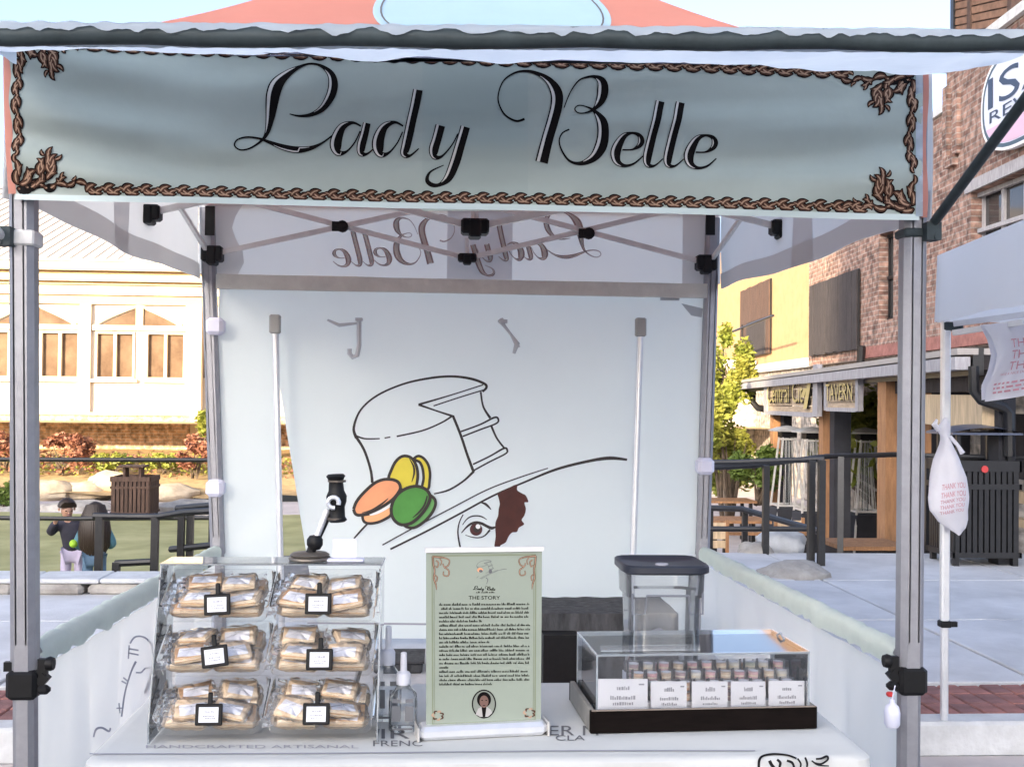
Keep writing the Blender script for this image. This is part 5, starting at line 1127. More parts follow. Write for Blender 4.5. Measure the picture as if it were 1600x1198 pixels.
sheet('back_panel', [(X0+.005, Y0+DB-.002, z_bot), (X0+DW-.005, Y0+DB-.002, z_bot), (X0+DW-.005, Y0+DB-.002, ztop-.001), (X0+.005, Y0+DB-.002, ztop-.001)], (0, -.003, 0), edge=False)
0 and sheet('base_panel', [(X0+.005, Y0+.002, z_bot), (X0+DW-.005, Y0+.002, z_bot), (X0+DW-.005, Y0+DB-.006, z_bot), (X0+.005, Y0+DB-.006, z_bot)], (0, 0, .004))
for x in (X0+.004, X0+DW-.004):
    for (y, z) in ((Y0+.115, ztop-.012), (Y0+.17, ztop-.012), (Y0+.22, ztop-.012), (Y0+.02, z_bot+.02), (Y0+.15, z_bot+.02), (Y0+.06, z_bot+.15), (Y0+.09, ztop-.03)):
        m = MB(); m.lathe([(.001, 0), (.0042, .0), (.0042, .003), (.001, .004)], 8, (x, y, z), Matrix.Rotation(R(-90), 4, 'Y')); part('screw', m, 'ink_grey', ds)
# wrapped biscuits: a stack of two sandwich biscuits, a label, a cellophane bag
PKW, PKD, PKH = .094, .064, .024
def pack_meshes(seed):
    r = random.Random(seed); out = []
    m = MB()
    for k in range(2):
        z = .0015+k*.0112; m.mi = 0; m.box((r.uniform(-.002, .002), r.uniform(-.002, .002), z+.0022), (PKW*.88, PKD*.84, .0042), bev=.002); m.mi = 1; m.box((0, 0, z+.0055), (PKW*.83, PKD*.78, .0026)); m.mi = 2 if r.random() < .5 else 0; m.box((r.uniform(-.002, .002), 0, z+.0086), (PKW*.88, PKD*.84, .0040), bev=.002)
    out.append(m.mesh('biscuits', ['cookie', 'cream', 'cookie2']))
    m = MB(); ang = r.uniform(-.3, .3); ca, sa = math.cos(ang), math.sin(ang)
    def lf(u, v): x, y = (u-.5)*.062, (v-.5)*.034; return Vector((x*ca-y*sa, x*sa+y*ca-.006, .0268+.0025*nz(u*3+seed, v*3)-.02*max(0, abs(v-.5)-.42)))
    m.grid(lf, 6, 4); out.append(m.mesh('label', 'paper'))
    m = MB()
    def bag(u, v):
        a = 2*math.pi*u; ca, sa = math.cos(a), math.sin(a); q = 1/((abs(ca)**5+abs(sa)**5)**.2); w_ = [0.02, .85, 1, 1.02, 1, .8, .02][int(round(v*6))]; h = [0, 0, .005, .012, .021, .0275, .029][int(round(v*6))]
        k = 1+.10*nz(ca*2.5+seed, sa*2.5, v*5)+.07*nz(ca*9+seed, sa*9, v*14); return Vector((PKW*.52*ca*q*w_*k, PKD*.54*sa*q*w_*k, h*(1+.3*nz(ca*3, sa*3+seed, v*3))+.0006))
    m.grid(bag, 40, 6)
    for sx in (-1, 1): m.grid(lambda u, v: Vector((sx*(PKW*.5+.024*u), (v-.5)*PKD*(1+.2*u), .016+.012*u*nz(u*3+seed, v*6)+.004*math.sin(v*20)*u)), 3, 8)
    out.append(m.mesh('wrapper', 'cello', smooth=True)); return out
PACKS = [pack_meshes(s) for s in (1, 2, 3, 4)]
mats_alt = {}
def pack(loc, rx, rz, v, label, group, scale=1.0):
    t = thing('biscuit_packet', label, 'biscuit packet', loc, group=group); t.rotation_euler = (rx, 0, rz); t.scale = (scale, scale, scale*.78)
    for me, nm in zip(PACKS[v], ('biscuits', 'label', 'wrapper')):
        o = bpy.data.objects.new(nm, me); C.objects.link(o); o.parent = t
    return t
TILT = R(27); TRW = (DW-.03)/2; TRD = .165
names = ['bottom', 'middle', 'top']
def tray_mesh():
    m = MB(); w_, d_, h_ = TRW-.008, TRD, .045
    def ringp(s, z, sk=0):
        pts = []; rr = .02
        for cx_, cy_, a0 in ((1, -1, -90), (1, 1, 0), (-1, 1, 90), (-1, -1, 180)):
            for k in range(5): a = R(a0+90*k/4); pts.append((cx_*(w_/2*s-rr)+math.cos(a)*rr, cy_*(d_/2*s-rr)+math.sin(a)*rr+d_/2, z))
        return pts
    rs = [[m.av(p) for p in ringp(s, z)] for s, z in ((.96, .0), (.99, .006), (1.02, h_), (1.045, h_+.002), (1.045, h_-.001))]
    for a, b in zip(rs, rs[1:]):
        for k in range(20): m.face((a[k], a[(k+1) % 20], b[(k+1) % 20], b[k]))
    m.face(rs[0]); return m.mesh('tray', 'tray', smooth=True)
trm = tray_mesh()
tagm = None
for k, (ty_, tz_) in enumerate(TIERS):
    for j in range(2):
        cx_ = X0+.012+TRW/2+j*(TRW+.006); side = 'left' if j == 0 else 'right'
        base = Vector((cx_, ty_, tz_)); rot = Matrix.Translation(base) @ Matrix.Rotation(TILT, 4, 'X')
        o = bpy.data.objects.new('tray', trm); C.objects.link(o); o.parent = ds; o.matrix_parent_inverse = Matrix.Translation(-ds.location); o.matrix_basis = rot
        r = random.Random(k*10+j); grp = 'wrapped biscuits in the acrylic stand'
        spots = []
        for row in range(2):
            for c_ in range(2): spots.append(((c_-.5)*(.118), .048+row*.070, .004))
        for row in range(2):
            for c_ in range(2): spots.append(((c_-.5)*.112+r.uniform(-.016, .016), .044+row*.068+r.uniform(-.008, .008), .027+r.uniform(0, .004)))
        for si, (a, b, h) in enumerate(spots):
            lab = f"{('lower', 'upper')[h > .02]} {('front', 'back')[si % 4 > 1]} {('left', 'right')[si % 2]} biscuit packet in the {names[k]} {side} tray of the stand"
            p = rot @ Vector((a, b, h+.002)); q = pack(p, TILT+(r.uniform(-.22, .16) if h > .02 else 0), r.uniform(-.38, .38) if h > .02 else r.uniform(-.05, .05), r.randrange(4), lab, grp, 1.16 if h < .02 else 1.0)
            if h > .02: q.rotation_euler[1] = r.uniform(-.2, .2)
        # price tag clipped to the tray front
        pxs = {(0, 0): (326, 1116), (0, 1): (494, 1115), (1, 0): (335, 1025), (1, 1): (499, 1030), (2, 0): (339, 944), (2, 1): (497, 943)}[(k, j)]
        Yt_ = ty_-.030; c = P(pxs[0], pxs[1], Yt_); tg = thing('price_tag', f'black framed price tag on the {names[k]} {side} tray of the acrylic stand', 'price tag', c-Vector((0, 0, .02)), group='price tags on the acrylic stand')
        an = {(1, 0): -.13, (2, 0): -.05}.get((k, j), 0.0); rm = Matrix.Translation(c) @ Matrix.Rotation(an, 4, 'Y') @ Matrix.Rotation(R(-8), 4, 'X')
        m = MB(); m.xf = rm; m.box((0, .003, 0), (.066, .005, .052), bev=.004); part('frame', m, 'blackplastic', tg)
        m = MB(); m.xf = rm; m.box((0, -.0005, 0), (.047, .004, .036)); cd_ = part('card', m, 'paper', tg)
        m = MB(); m.xf = rm
        for (x0, x1, zz, h) in ((-.010, .012, .007, .004), (-.014, .015, -.003, .0035), (-.013, .013, -.009, .003)):
            x = x0
            while x < x1: wd_ = r.uniform(.002, .005); m.box((x+wd_/2, -.0028, zz+r.uniform(-.0005, .0005)), (wd_, .0006, h*r.uniform(.5, 1))); x += wd_+.0012
        part('writing', m, 'ink_soft', cd_, kind='stuff')
        m = MB(); m.xf = rm; m.box((.002, .004, .038), (.012, .006, .030), bev=.003); m.box((.002, .020, .028), (.010, .04, .004)); part('clip', m, 'blackplastic', tg)
# ------------------------------------------------ things on top of the acrylic stand
c = P(484, 868, Y0+.17); c.z = ztop+.006
t = thing('phone_holder', 'black phone holder on a round base on top of the acrylic stand', 'phone holder', c)
m = MB(); m.lathe([(.004, 0), (.052, 0), (.055, .004), (.054, .008), (.05, .010), (.004, .011)], 28, c); m.lathe([(.004, .0112), (.050, .0115), (.052, .015), (.044, .02), (.004, .022)], 28, c); part('base', m, mat('bronze_grey', (.16, .14, .12), .4, .5), t, smooth=True)
pj = P(492, 846, c.y); m = MB(); m.lathe([(.003, -.022), (.014, -.02), (.021, -.008), (.021, .006), (.014, .016), (.003, .018)], 16, pj); m.tube([c+Vector((0, 0, .015)), pj], .012, 10); part('joint', m, 'blackplastic', t, smooth=True)
pe = P(512, 796, c.y); m = MB(); m.tube([pj, pe], .008, 10); part('arm', m, 'alu_bright', t, smooth=True)
m = MB(); m.tube([pj+Vector((.008, .004, 0)), pe+Vector((.009, .004, -.01))], .004, 8); part('arm_rib', m, 'blackplastic', t)
pc = P(526, 778, c.y); m = MB(); s_ = sc*1.06
m.lathe([(.003, -37*s_), (11*s_, -37*s_), (15*s_, -34*s_), (12*s_, -29*s_), (12*s_, -14*s_), (15*s_, -6*s_), (16*s_, 3*s_), (12*s_, 12*s_), (11*s_, 26*s_), (13*s_, 31*s_), (15*s_, 34*s_), (12*s_, 37*s_), (.003, 37*s_)], 20, pc, Matrix.Rotation(R(-3), 4, 'Y')); part('cradle', m, 'blackplastic', t, smooth=True)
m = MB()
brz = mat('bronze_ring', (.12, .10, .085), .4, .4)
for dz in (-33, 25): m = MB(); m.lathe([(12.6*s_, dz*s_), (14*s_, dz*s_), (14*s_, (dz+3)*s_), (12.6*s_, (dz+3)*s_)], 20, pc); part('grip_ring', m, brz, t, smooth=True)
m = MB(); ck = P(521, 785, c.y-.028)
m.tube([ck+Vector((.014*math.cos(a/10*5.4-.4), 0, .014*math.sin(a/10*5.4-.4))) for a in range(11)], .006, 8); part('clamp_ring', m, 'alu_bright', t, smooth=True)
c = P(538, 876, Y0+.15); c.z = ztop+.006; t = thing('card_holder', 'small lilac white card in a clear block on the acrylic stand', 'card holder', c)
m = MB(); m.box(c+Vector((.004, 0, .004)), (.095, .04, .007), bev=.002); part('block', m, mat('pale_block', (.66, .66, .80), .4), t)
m = MB(); m.box(c+Vector((0, .004, .033)), (.062, .004, .05), M4=Matrix.Rotation(R(-8), 4, 'X')); part('card', m, 'paper_lilac', t)
# ------------------------------------------------ bottles
def bottle(px, py, Y, hh, label, s=1.0, water=True):
    c = P(px, py, Y); c.z = TZ+.001; t = thing('bottle', label, 'bottle', c, group='clear bottles between stand and sign')
    m = MB(); m.lathe([(.002, 0), (.034*s, 0), (.037*s, .004), (.037*s, .075*hh), (.034*s, .092*hh), (.020*s, .108*hh), (.016*s, .116*hh), (.016*s, .122*hh), (.002, .122*hh)], 24, c, sq=4); part('glass_body', m, 'bottle', t, smooth=True)
    m = MB(); m.lathe([(.002, .118*hh), (.0185*s, .118*hh), (.0185*s, .145*hh), (.015*s, .15*hh), (.009*s, .152*hh), (.008*s, .2*hh), (.005, .202*hh), (.001, .203*hh)], 18, c); part('pourer', m, mat('pourer_plastic', (.72, .73, .80), .4), t, smooth=True)
    m = MB()
    for sx in (-1, 1): m.box(c+Vector((sx*.017*s, -.0385*s, .05*hh)), (.022*s, .001, .04*hh)); m.box(c+Vector((sx*.017*s, -.0385*s, .083*hh)), (.02*s, .001, .010*hh))
    m.box(c+Vector((0, -.0385*s, .01*hh)), (.05*s, .001, .005*hh)); part('etched_label', m, mat('etched_grey', (.16, .165, .18), .5), t)
bottle(630, 1100, Y0+.13, .98, 'clear square bottle with tall white pourer in front'); bottle(606, 1090, Y0+.23, 1.22, 'clear bottle with tall white pourer behind, beside the acrylic stand')
# ------------------------------------------------ story sign
a, b = G(656, 1160, TZ), G(856, 1150, TZ); ang = math.atan2(b.y-a.y, b.x-a.x); cs = (a+b)/2; SW = (b-a).length; yo = cs.y
st = thing('story_sign', 'upright sage green story sign with oval portrait on a silver base', 'sign', (cs.x, cs.y, TZ))
ux = Vector((math.cos(ang), math.sin(ang), 0)); un = Vector((math.sin(ang), -math.cos(ang), 0))
m = MB(); RM = Matrix(((ux.x, -un.x, 0, 0), (ux.y, -un.y, 0, 0), (0, 0, 1, 0), (0, 0, 0, 1)))
bs = cs-un*.035
m.box(bs+Vector((0, 0, .019)), (SW, .07, .034), M4=RM, bev=.010); part('base', m, 'alu_bright', st, smooth=False)
for sx in (-1, 1): m = MB(); m.box(bs+ux*sx*(SW/2+.003)+Vector((0, 0, .019)), (.006, .074, .038), M4=RM, bev=.004); part('end_cap', m, 'steel', st)
pl = cs-un*.030
def ssp(px, py, off=0.0):     # photo point on the sign plane
    d = ray(px, py); tt = (pl-CAM).dot(un)/d.dot(un); return CAM+d*tt+un*off
p00, p10, p01, p11 = ssp(666, 1140), ssp(845, 1131), ssp(666, 858), ssp(847, 856)
m = MB(); m.prism([p00, p10, p11, p01], -un*.003); pan = part('panel', m, 'story', st)
m = MB(); m.bar(ssp(664, 859), ssp(849, 857), .012, .012); part('top_rail', m, 'truss', st); m = MB(); m.tube([bs-un*.02+Vector((0, 0, .03)), (p01+p11)/2-un*.006], .004, 6); part('back_stay', m, 'alu', st)
m = MB()
for L in ([(675, 868, 2.2), (837, 866, 2.2)], [(675, 868, 1.8), (676, 1131, 1.8)], [(837, 866, 1.8), (836, 1124, 1.8)], [(676, 1131, 1.8), (836, 1124, 1.8)], [(678, 871, .8), (679, 1128, .8)], [(834, 870, .8), (833, 1121, .8)]): stroke(m, L, lambda x, y: ssp(x, y, .001), smooth=False)
part('border_line', m, 'story_dark', pan)
m = MB(); r = random.Random(5)
def orn(cx, cy, fx, fy, s=1.0):
    for L in ([(0, 0, 3), (8, 1, 3), (18, 2, 2.4), (26, 6, 2), (24, 14, 2.4), (18, 16, 2), (16, 11, 2)], [(0, 0, 3), (1, 12, 3), (3, 22, 2.6), (2, 34, 3), (5, 44, 2.4), (6, 52, 1)], [(5, 6, 2), (9, 10, 2.4), (7, 17, 2), (4, 14, 1.6)], [(18, 17, 2), (25, 22, 2.4), (24, 30, 2.2), (17, 29, 2), (17, 23, 1.6)], [(2, 28, 2), (7, 32, 2), (6, 39, 2)], [(11, 3, 1.6), (14, 8, 1.8), (12, 14, 1.4)]):
        m.mi = 0; stroke(m, [(cx+fx*q[0]*s, cy+fy*q[1]*s, q[2]) for q in L], lambda x, y: ssp(x, y, .0014), 4)
        m.mi = 1; stroke(m, [(cx+fx*q[0]*s, cy+fy*q[1]*s, q[2]*.45) for q in L], lambda x, y: ssp(x, y, .0018), 4)
orn(676, 869, 1, 1); part('ornament', m, ['ink_brown', 'ink_tan'], pan); m = MB(); orn(837, 868, -1, 1); part('ornament', m, ['ink_brown', 'ink_tan'], pan)
for cx, fx in ((682, 1), (829, -1)):
    m = MB(); cy = 1122 if fx > 0 else 1118
    for k in range(7): a_ = k*.9; m.mi = k % 2; stroke(m, [(cx+fx*2+5*math.cos(a_), cy-5+5*math.sin(a_), 1.5), (cx+fx*2+9*math.cos(a_+.5), cy-5+7*math.sin(a_+.5), 2.6), (cx+fx*2+7*math.cos(a_+1), cy-5+7*math.sin(a_+1), 1)], lambda x, y: ssp(x, y, .0014), 4)
    part('ornament', m, ['ink_brown', 'ink_tan'], pan)
m = MB()
def mini(L): return [(757+(x-(320+690/2))*.073*1.5, 889+(y-(420+600/2))*.073*1.5, max(.5, w_*.14)) for x, y, w_ in T2(L)]
for L in hat: stroke(m, mini(L), lambda x, y: ssp(x, y, .0014), 3)
m.mi = 1; m.fill(ell(750, 890, 4.5, 3.5, 12), lambda x, y: ssp(x, y, .0016)); m.mi = 0; m.fill(ell(751, 891.5, 3, 2.2, 12), lambda x, y: ssp(x, y, .0018)); m.fill(ell(766, 892, 2.6, 3.4, 12), lambda x, y: ssp(x, y, .0016)); stroke(m, [(759, 902, 1), (762, 905, 1), (760, 912, .6)], lambda x, y: ssp(x, y, .0014), 3)
part('hat_emblem', m, ['ink_grey', 'p_orange'], pan)
m = MB()
for L in LET: stroke(m, [(739+(x-365)*.046, 920.5+(y-232)*.042, max(.55, w_*.06)) for x, y, w_ in L], lambda x, y: ssp(x, y, .0014), 3)
def words(x0, x1, y, h, seed, sl=-.004):
    r = random.Random(seed); x = x0
    while x < x1-1:
        wl2 = min(r.uniform(3, 15), x1-x); q = x
        while q < x+wl2: e = r.uniform(.5, 1.3); hh = h*r.choice((.5, .62, .62, 1.0)); m.fill([(q, y-(q-x0)*.006), (q+e, y-(q-x0)*.006), (q+e, y-hh-(q-x0)*.006), (q, y-hh-(q-x0)*.006)], lambda a, b: ssp(a, b, .0014)); q += e+r.uniform(.35, .7)
        x += wl2+2.2
words(744, 772, 926, 2.6, 3)
text_on(m, 'THE STORY', 732, 936, 781, 5.6, lambda x, y: ssp(x, y, .0014))
yl_ = 945.5; ends = [827, 827, 826, 826, 752, 827, 827, 826, 826, 764, 827, 826, 826, 827, 826, 700, 827, 827, 826, 768]
for k, e in enumerate(ends): words(686+(k == 1)*3, e, yl_+k*6.55, 3.9, 100+k)
part('story_print', m, 'ink', pan, kind='stuff')
m = MB(); m.fill(ell(756, 1099, 19, 22.5, 32), lambda x, y: ssp(x, y, .0012)); m.mi = 1; m.fill(ell(756, 1099, 17, 20.5, 32), lambda x, y: ssp(x, y, .0016))
m.mi = 2; m.fill([(743, 1115), (747, 1106), (753, 1103), (760, 1103), (767, 1108), (769, 1113), (762, 1119), (750, 1119)], lambda x, y: ssp(x, y, .0020)); m.mi = 0; m.fill([(752, 1102), (760, 1102), (758, 1119), (754, 1119)], lambda x, y: ssp(x, y, .0023)); m.fill(ell(756, 1092, 11, 12, 24), lambda x, y: ssp(x, y, .0024)); m.mi = 3; m.fill(ell(756, 1095, 7, 9.5, 24), lambda x, y: ssp(x, y, .0027))
m.mi = 0
for e in ((753, 1093, 1.5, .7), (759.4, 1093, 1.5, .7), (756, 1101, 2.2, .6)): m.fill(ell(*e, 10), lambda x, y: ssp(x, y, .0030))
part('oval_portrait', m, ['ink', mat('portrait_ground', (.22, .24, .20), .6), mat('portrait_jacket', (.42, .40, .38), .6), mat('portrait_face', (.16, .085, .065), .6)], pan)
# ------------------------------------------------ wooden display case
cf0, cf1 = G(922, 1147, TZ), G(1277, 1139, TZ); cb0 = G(892, 1066, TZ+.0); ang = math.atan2(cf1.y-cf0.y, cf1.x-cf0.x); CWD = (cf1-cf0).length; CD = .335
ux = Vector((math.cos(ang), math.sin(ang), 0)); uy = Vector((-math.sin(ang), math.cos(ang), 0)); org = Vector((cf0.x, cf0.y, TZ+.002))
dc = thing('display_case', 'dark wooden display case with clear acrylic cover', 'display case', org+ux*CWD/2+uy*CD/2)
RMc = Matrix(((ux.x, uy.x, 0, 0), (ux.y, uy.y, 0, 0), (0, 0, 1, 0), (0, 0, 0, 1)))
def cpt(x, y, z): return org+ux*x+uy*y+Vector((0, 0, z))
H1 = .058
def cbox(nm, x0, x1, y0, y1, z0, z1, mt, par=dc, bev=0): m = MB(); m.box(cpt((x0+x1)/2, (y0+y1)/2, (z0+z1)/2), (x1-x0, y1-y0, z1-z0), M4=RMc, bev=bev); return part(nm, m, mt, par)
cbox('front_board', 0, CWD, 0, .014, 0, H1, 'wood_black', bev=.002); cbox('back_board', 0, CWD, CD-.014, CD, 0, H1, 'wood_black', bev=.002)
cbox('side_board', 0, .014, .0145, CD-.0145, 0, H1, 'wood_side', bev=.002); cbox('side_board', CWD-.014, CWD, .0145, CD-.0145, 0, H1, 'wood_side', bev=.002)
cbox('tray_floor', .0145, CWD-.0145, .0145, CD-.0145, .018, .026, 'wood_black'); 
m = MB(); m.bar(cpt(.004, -.001, H1+.001), cpt(CWD-.004, -.001, H1+.001), .003, .003); part('edge_trim', m, mat('worn_edge', (.22, .18, .15), .5), dc)
CT = .194
def csheet(nm, pts): return sheet(nm, [cpt(*p) for p in pts], (.0, .0, .003) if nm == 'cover_top' else (ux*.003 if nm == 'cover_side' else uy*.003), par=dc)
q0, q1 = .02, CWD-.016; ya_, yb2 = .018, CD-.02
csheet('cover_front', [(q0, ya_, .027), (q1, ya_, .027), (q1, ya_, CT), (q0, ya_, CT)]); csheet('cover_back', [(q0, yb2, .027), (q1, yb2, .027), (q1, yb2, CT), (q0, yb2, CT)])
csheet('cover_side', [(q0, ya_+.004, .027), (q0, yb2-.001, .027), (q0, yb2-.001, CT), (q0, ya_+.004, CT)]); csheet('cover_side', [(q1-.003, ya_+.004, .027), (q1-.003, yb2-.001, .027), (q1-.003, yb2-.001, CT), (q1-.003, ya_+.004, CT)])
csheet('cover_top', [(q0, ya_, CT+.001), (q1, ya_, CT+.001), (q1, yb2, CT+.001), (q0, yb2, CT+.001)])
cbox('cover_handle', CWD*.06, CWD*.50, .05, .062, CT+.0045, CT+.018, 'poly'); m = MB(); m.tube([cpt(CWD-.03, .17, CT+.005), cpt(CWD-.03, .20, CT+.016), cpt(CWD-.03, .23, CT+.005)], .003, 6); part('lift_tab', m, 'acrylic_edge', dc)
# cards and macarons in the case
cards = [(934, 1012, 1060, 1095, 'leftmost wide white name card in the display case'), (1017, 1073, 1064, 1096, 'second white name card from the left in the display case'), (1081, 1137, 1064, 1097, 'middle white name card in the display case'), (1142, 1196, 1064, 1097, 'fourth white name card from the left in the display case'), (1201, 1257, 1063, 1097, 'rightmost white name card in the display case')]
def cpx(px, py, y_):
    d = ray(px, py); o_ = org+uy*y_; tt = (o_-CAM).dot(uy)/d.dot(uy); return CAM+d*tt
for i, (x0, x1, y0, y1, lab) in enumerate(cards):
    a, b = cpx(x0, y1, .034), cpx(x1, y1, .034); a2, b2 = cpx(x0, y0, .046), cpx(x1, y0, .046); fl = org.z+.0265
    t = thing('name_card', lab, 'card', Vector(((a.x+b.x)/2, (a.y+b.y)/2, fl)), group='name cards in the display case')
    a.z = b.z = fl+.001; m = MB(); m.prism([a, b, b2, a2], uy*.0012); cdo = part('card', m, 'paper', t)
    def cf(u, v): return a.lerp(b, u).lerp(a2.lerp(b2, u), 1-v)-uy*.001
    m = MB(); r = random.Random(200+i)
    for (u0, u1, vv, hh) in ((.38, .62, .28, .13), (.25, .75, .52, .11), (.3, .7, .66, .08)):
        u = u0
        while u < u1: e = r.uniform(.02, .05); h_ = hh*r.uniform(.5, 1); m.fill([(u, vv), (u+e, vv), (u+e, vv-h_), (u, vv-h_)], cf); u += e+.014
    m.fill([(.82, .16), (.93, .16), (.93, .12), (.82, .12)], cf); part('writing', m, 'ink_soft', cdo, kind='stuff')
    m = MB(); m.lathe([(.002, 0), (.011, 0), (.011, .002), (.002, .003)], 16, (a+b)/2-uy*.004+Vector((0, 0, .006)), RMc @ Matrix.Rotation(R(90), 4, 'X')); part('stand_clip', m, 'mac_plum' if i in (0, 4) else 'ink_soft', t)
def mac_mesh(c):
    m = MB(); m.mi = 0; m.lathe([(.002, 0), (.013, 0), (.0165, .003), (.017, .006), (.0168, .008)], 14); m.mi = 1; m.lathe([(.002, .008), (.0155, .008), (.0158, .010), (.0155, .012), (.002, .012)], 14); m.mi = 0; m.lathe([(.0168, .012), (.017, .014), (.0155, .018), (.010, .0205), (.002, .0212)], 14)
    m.mi = 2; m.lathe([(.004, .0214), (.013, .0208), (.014, .0212), (.004, .0225)], 12); return m.mesh('macaron', ['mac_'+c, 'cream', 'paper'], smooth=True)
cols = ['sage', 'ivory', 'pink', 'orange', 'rose', 'tan', 'plum', 'ivory', 'pink', 'tan', 'rose', 'pink', 'tan', 'ivory']; mms = {c: mac_mesh(c) for c in set(cols)}
ORD = ['first', 'second', 'third', 'fourth', 'fifth', 'sixth', 'seventh', 'eighth', 'ninth', 'tenth', 'eleventh']
r = random.Random(11); cupm = MB(); cupm.lathe([(.0175, 0), (.0195, .0), (.0205, .026), (.0200, .026), (.019, .001)], 14); cupme = cupm.mesh('sleeve', 'cello', smooth=True)
xs = .150; RS = (.034, .050, .064, .078)
for row in range(4): cbox('riser', .135, CWD-.03, .062+row*.046, .107+row*.046, .0262, .0265+RS[row], 'paper')
for row in range(4):
    for k in range(11):
        col_ = cols[(k+row*3) % len(cols)]; x = xs+k*.0405+r.uniform(-.003, .003)+row*.002; y = .085+row*.046; 
        if x > CWD-.045: continue
        z = .027+.0225*(0)
        for lev in range(2 if row < 3 else 1):
            p = cpt(x, y+r.uniform(-.003, .003), .0275+RS[row]+lev*.0255); nm_ = {0: 'front', 1: 'second', 2: 'third', 3: 'back'}[row]
            o = thing('macaron', f'{col_} macaron, {ORD[k]} from the left, {("lower", "upper")[lev]} layer, {nm_} row of the display case', 'macaron', p, r.uniform(0, 6), 'macarons in the display case')
            o.rotation_euler = (R(90 if False else 0)+r.uniform(-.06, .06), r.uniform(-.06, .06), r.uniform(0, 6))
            q = bpy.data.objects.new('shell', mms[col_]); C.objects.link(q); q.parent = o
            q = bpy.data.objects.new('sleeve', cupme); C.objects.link(q); q.parent = o
for k, (x, y, z, rr, lab) in enumerate(((.055, .10, .036, .3, 'white wrapped sweet packet leftmost in the display case'), (.105, .115, .048, -.2, 'white and red wrapped sweet packet beside the leftmost packet'), (.075, .19, .036, .1, 'white wrapped sweet packet at the back left of the display case'))):
    p = cpt(x, y, .0275); t = thing('sweet_packet', lab, 'sweet packet', p, rr, 'white packets in the display case')
    m = MB(); m.grid(lambda u, v: p+Matrix.Rotation(rr, 3, 'Z') @ Vector(((u-.5)*.075, (v-.5)*.055, (z*1.0)*(1-(2*u-1)**4)*(1-(2*v-1)**4)+.005*nz(u*5, v*5, k))), 14, 12); part('wrapper', m, 'paper', t, smooth=True)
    if k < 2: m = MB(); m.grid(lambda u, v: p+Matrix.Rotation(rr, 3, 'Z') @ Vector(((u*.5-.3)*.075, (v*.3-.46)*.055, (z*1.0)*(1-(2*(u*.5+.2)-1)**4)*(1-(2*(v*.3+.04)-1)**4)+.005*nz((u*.5+.2)*5, (v*.3+.04)*5, k)+.0015)), 8, 6); part('red_flash', m, 'mac_pink', t, smooth=True)
# ------------------------------------------------ square food container with navy lid
c = P(1031, 1000, yf+.60); c.z = TZ+.001; s_ = (yf+.60-CAM.y)/FPX; hw_ = 60*s_; ht = P(1031, 890, yf+.60).z-TZ
fc = thing('food_container', 'clear square food container with navy lid behind the display case', 'container', c)
m = MB(); m.lathe([(.002, 0), (hw_*.80, 0), (hw_*.85, .006), (hw_*.92, ht*.80), (hw_*1.0, ht*.82), (hw_*1.02, ht), (hw_*.97, ht), (hw_*.89, ht*.8), (hw_*.82, .009), (.002, .006)], 36, c, Matrix.Rotation(0, 4, 'Z'), sq=7); part('tub', m, 'poly', fc, smooth=True)
m = MB(); m.lathe([(.002, ht+.001), (hw_*1.05, ht+.001), (hw_*1.12, ht+.006), (hw_*1.12, ht+.022), (hw_*1.07, ht+.027), (hw_*.98, ht+.018), (.002, ht+.017)], 36, c, sq=7); lid = part('lid', m, 'navy', fc, smooth=True)
m = MB(); m.lathe([(.002, ht+.0175), (.02, ht+.0175), (.018, ht+.021), (.002, ht+.021)], 14, c+Vector((0, -.02, 0))); part('lid_badge', m, 'ink_soft', lid)
m = MB(); z_ = c.z+ht*.80
m.tube([c+Vector((x*hw_, -hw_*1.0, zz)) for x, zz in ((-.9, ht*.86), (-.9, ht*.70), (-.58, ht*.70), (-.54, ht*.84), (.54, ht*.84), (.58, ht*.70), (.9, ht*.70), (.9, ht*.86))], .0035, 6); part('handle_rim', m, mat('handle_edge', (.16, .17, .2), .4), fc)
m = MB(); m.grid(lambda u, v: c+Vector(((u-.5)*1.5*hw_, -.0+(v-.5)*1.4*hw_, .02+ht*.36+.03*math.exp(-((u-.55)/.2)**2)+.01*nz(u*5, v*5))), 12, 12); part('contents', m, 'ink_soft', fc, smooth=True)

# ================================================================== NEIGHBOUR TENT
nb0 = G(1475, 1178, 0.0); nt_ = thing('neighbour_tent', 'white market tent with a slim pole standing at the right', 'tent', (nb0.x+1.5, nb0.y-1.5, 0))
d2 = Vector((math.cos(R(-7)), math.sin(R(-7)), 0)); e2 = Vector((math.sin(R(-7)), -math.cos(R(-7)), 0))
zv0 = P(1476, 503, nb0.y).z; zv1 = P(1472, 398, nb0.y).z
for k, (i, j) in enumerate(((0, 0), (1, 0), (0, 1), (1, 1))):
    q = nb0+d2*3*i+e2*3*j; m = MB(); m.box(q+Vector((0, 0, .006)), (.09, .09, .012)); leg_prof(m, q+Vector((0, 0, .01)), q+Vector((0, 0, .95)), .016); leg_prof(m, q+Vector((0, 0, .62)), q+Vector((0, 0, zv1)), .020); lo = part('leg', m, 'alu_bright', nt_)
    m = MB(); zc_ = P(1476, 974, nb0.y).z; m.box(q+Vector((.0, -.0, zc_)), (.05, .05, .03), bev=.004); m.box(q+Vector((.038, -.01, zc_)), (.03, .02, .024)); part('slider', m, 'blackplastic', lo)
    m = MB(); m.box(q+Vector((.03, 0, zv0-.02)), (.09, .05, .04), bev=.005); part('corner_bracket', m, 'darkbar', lo)
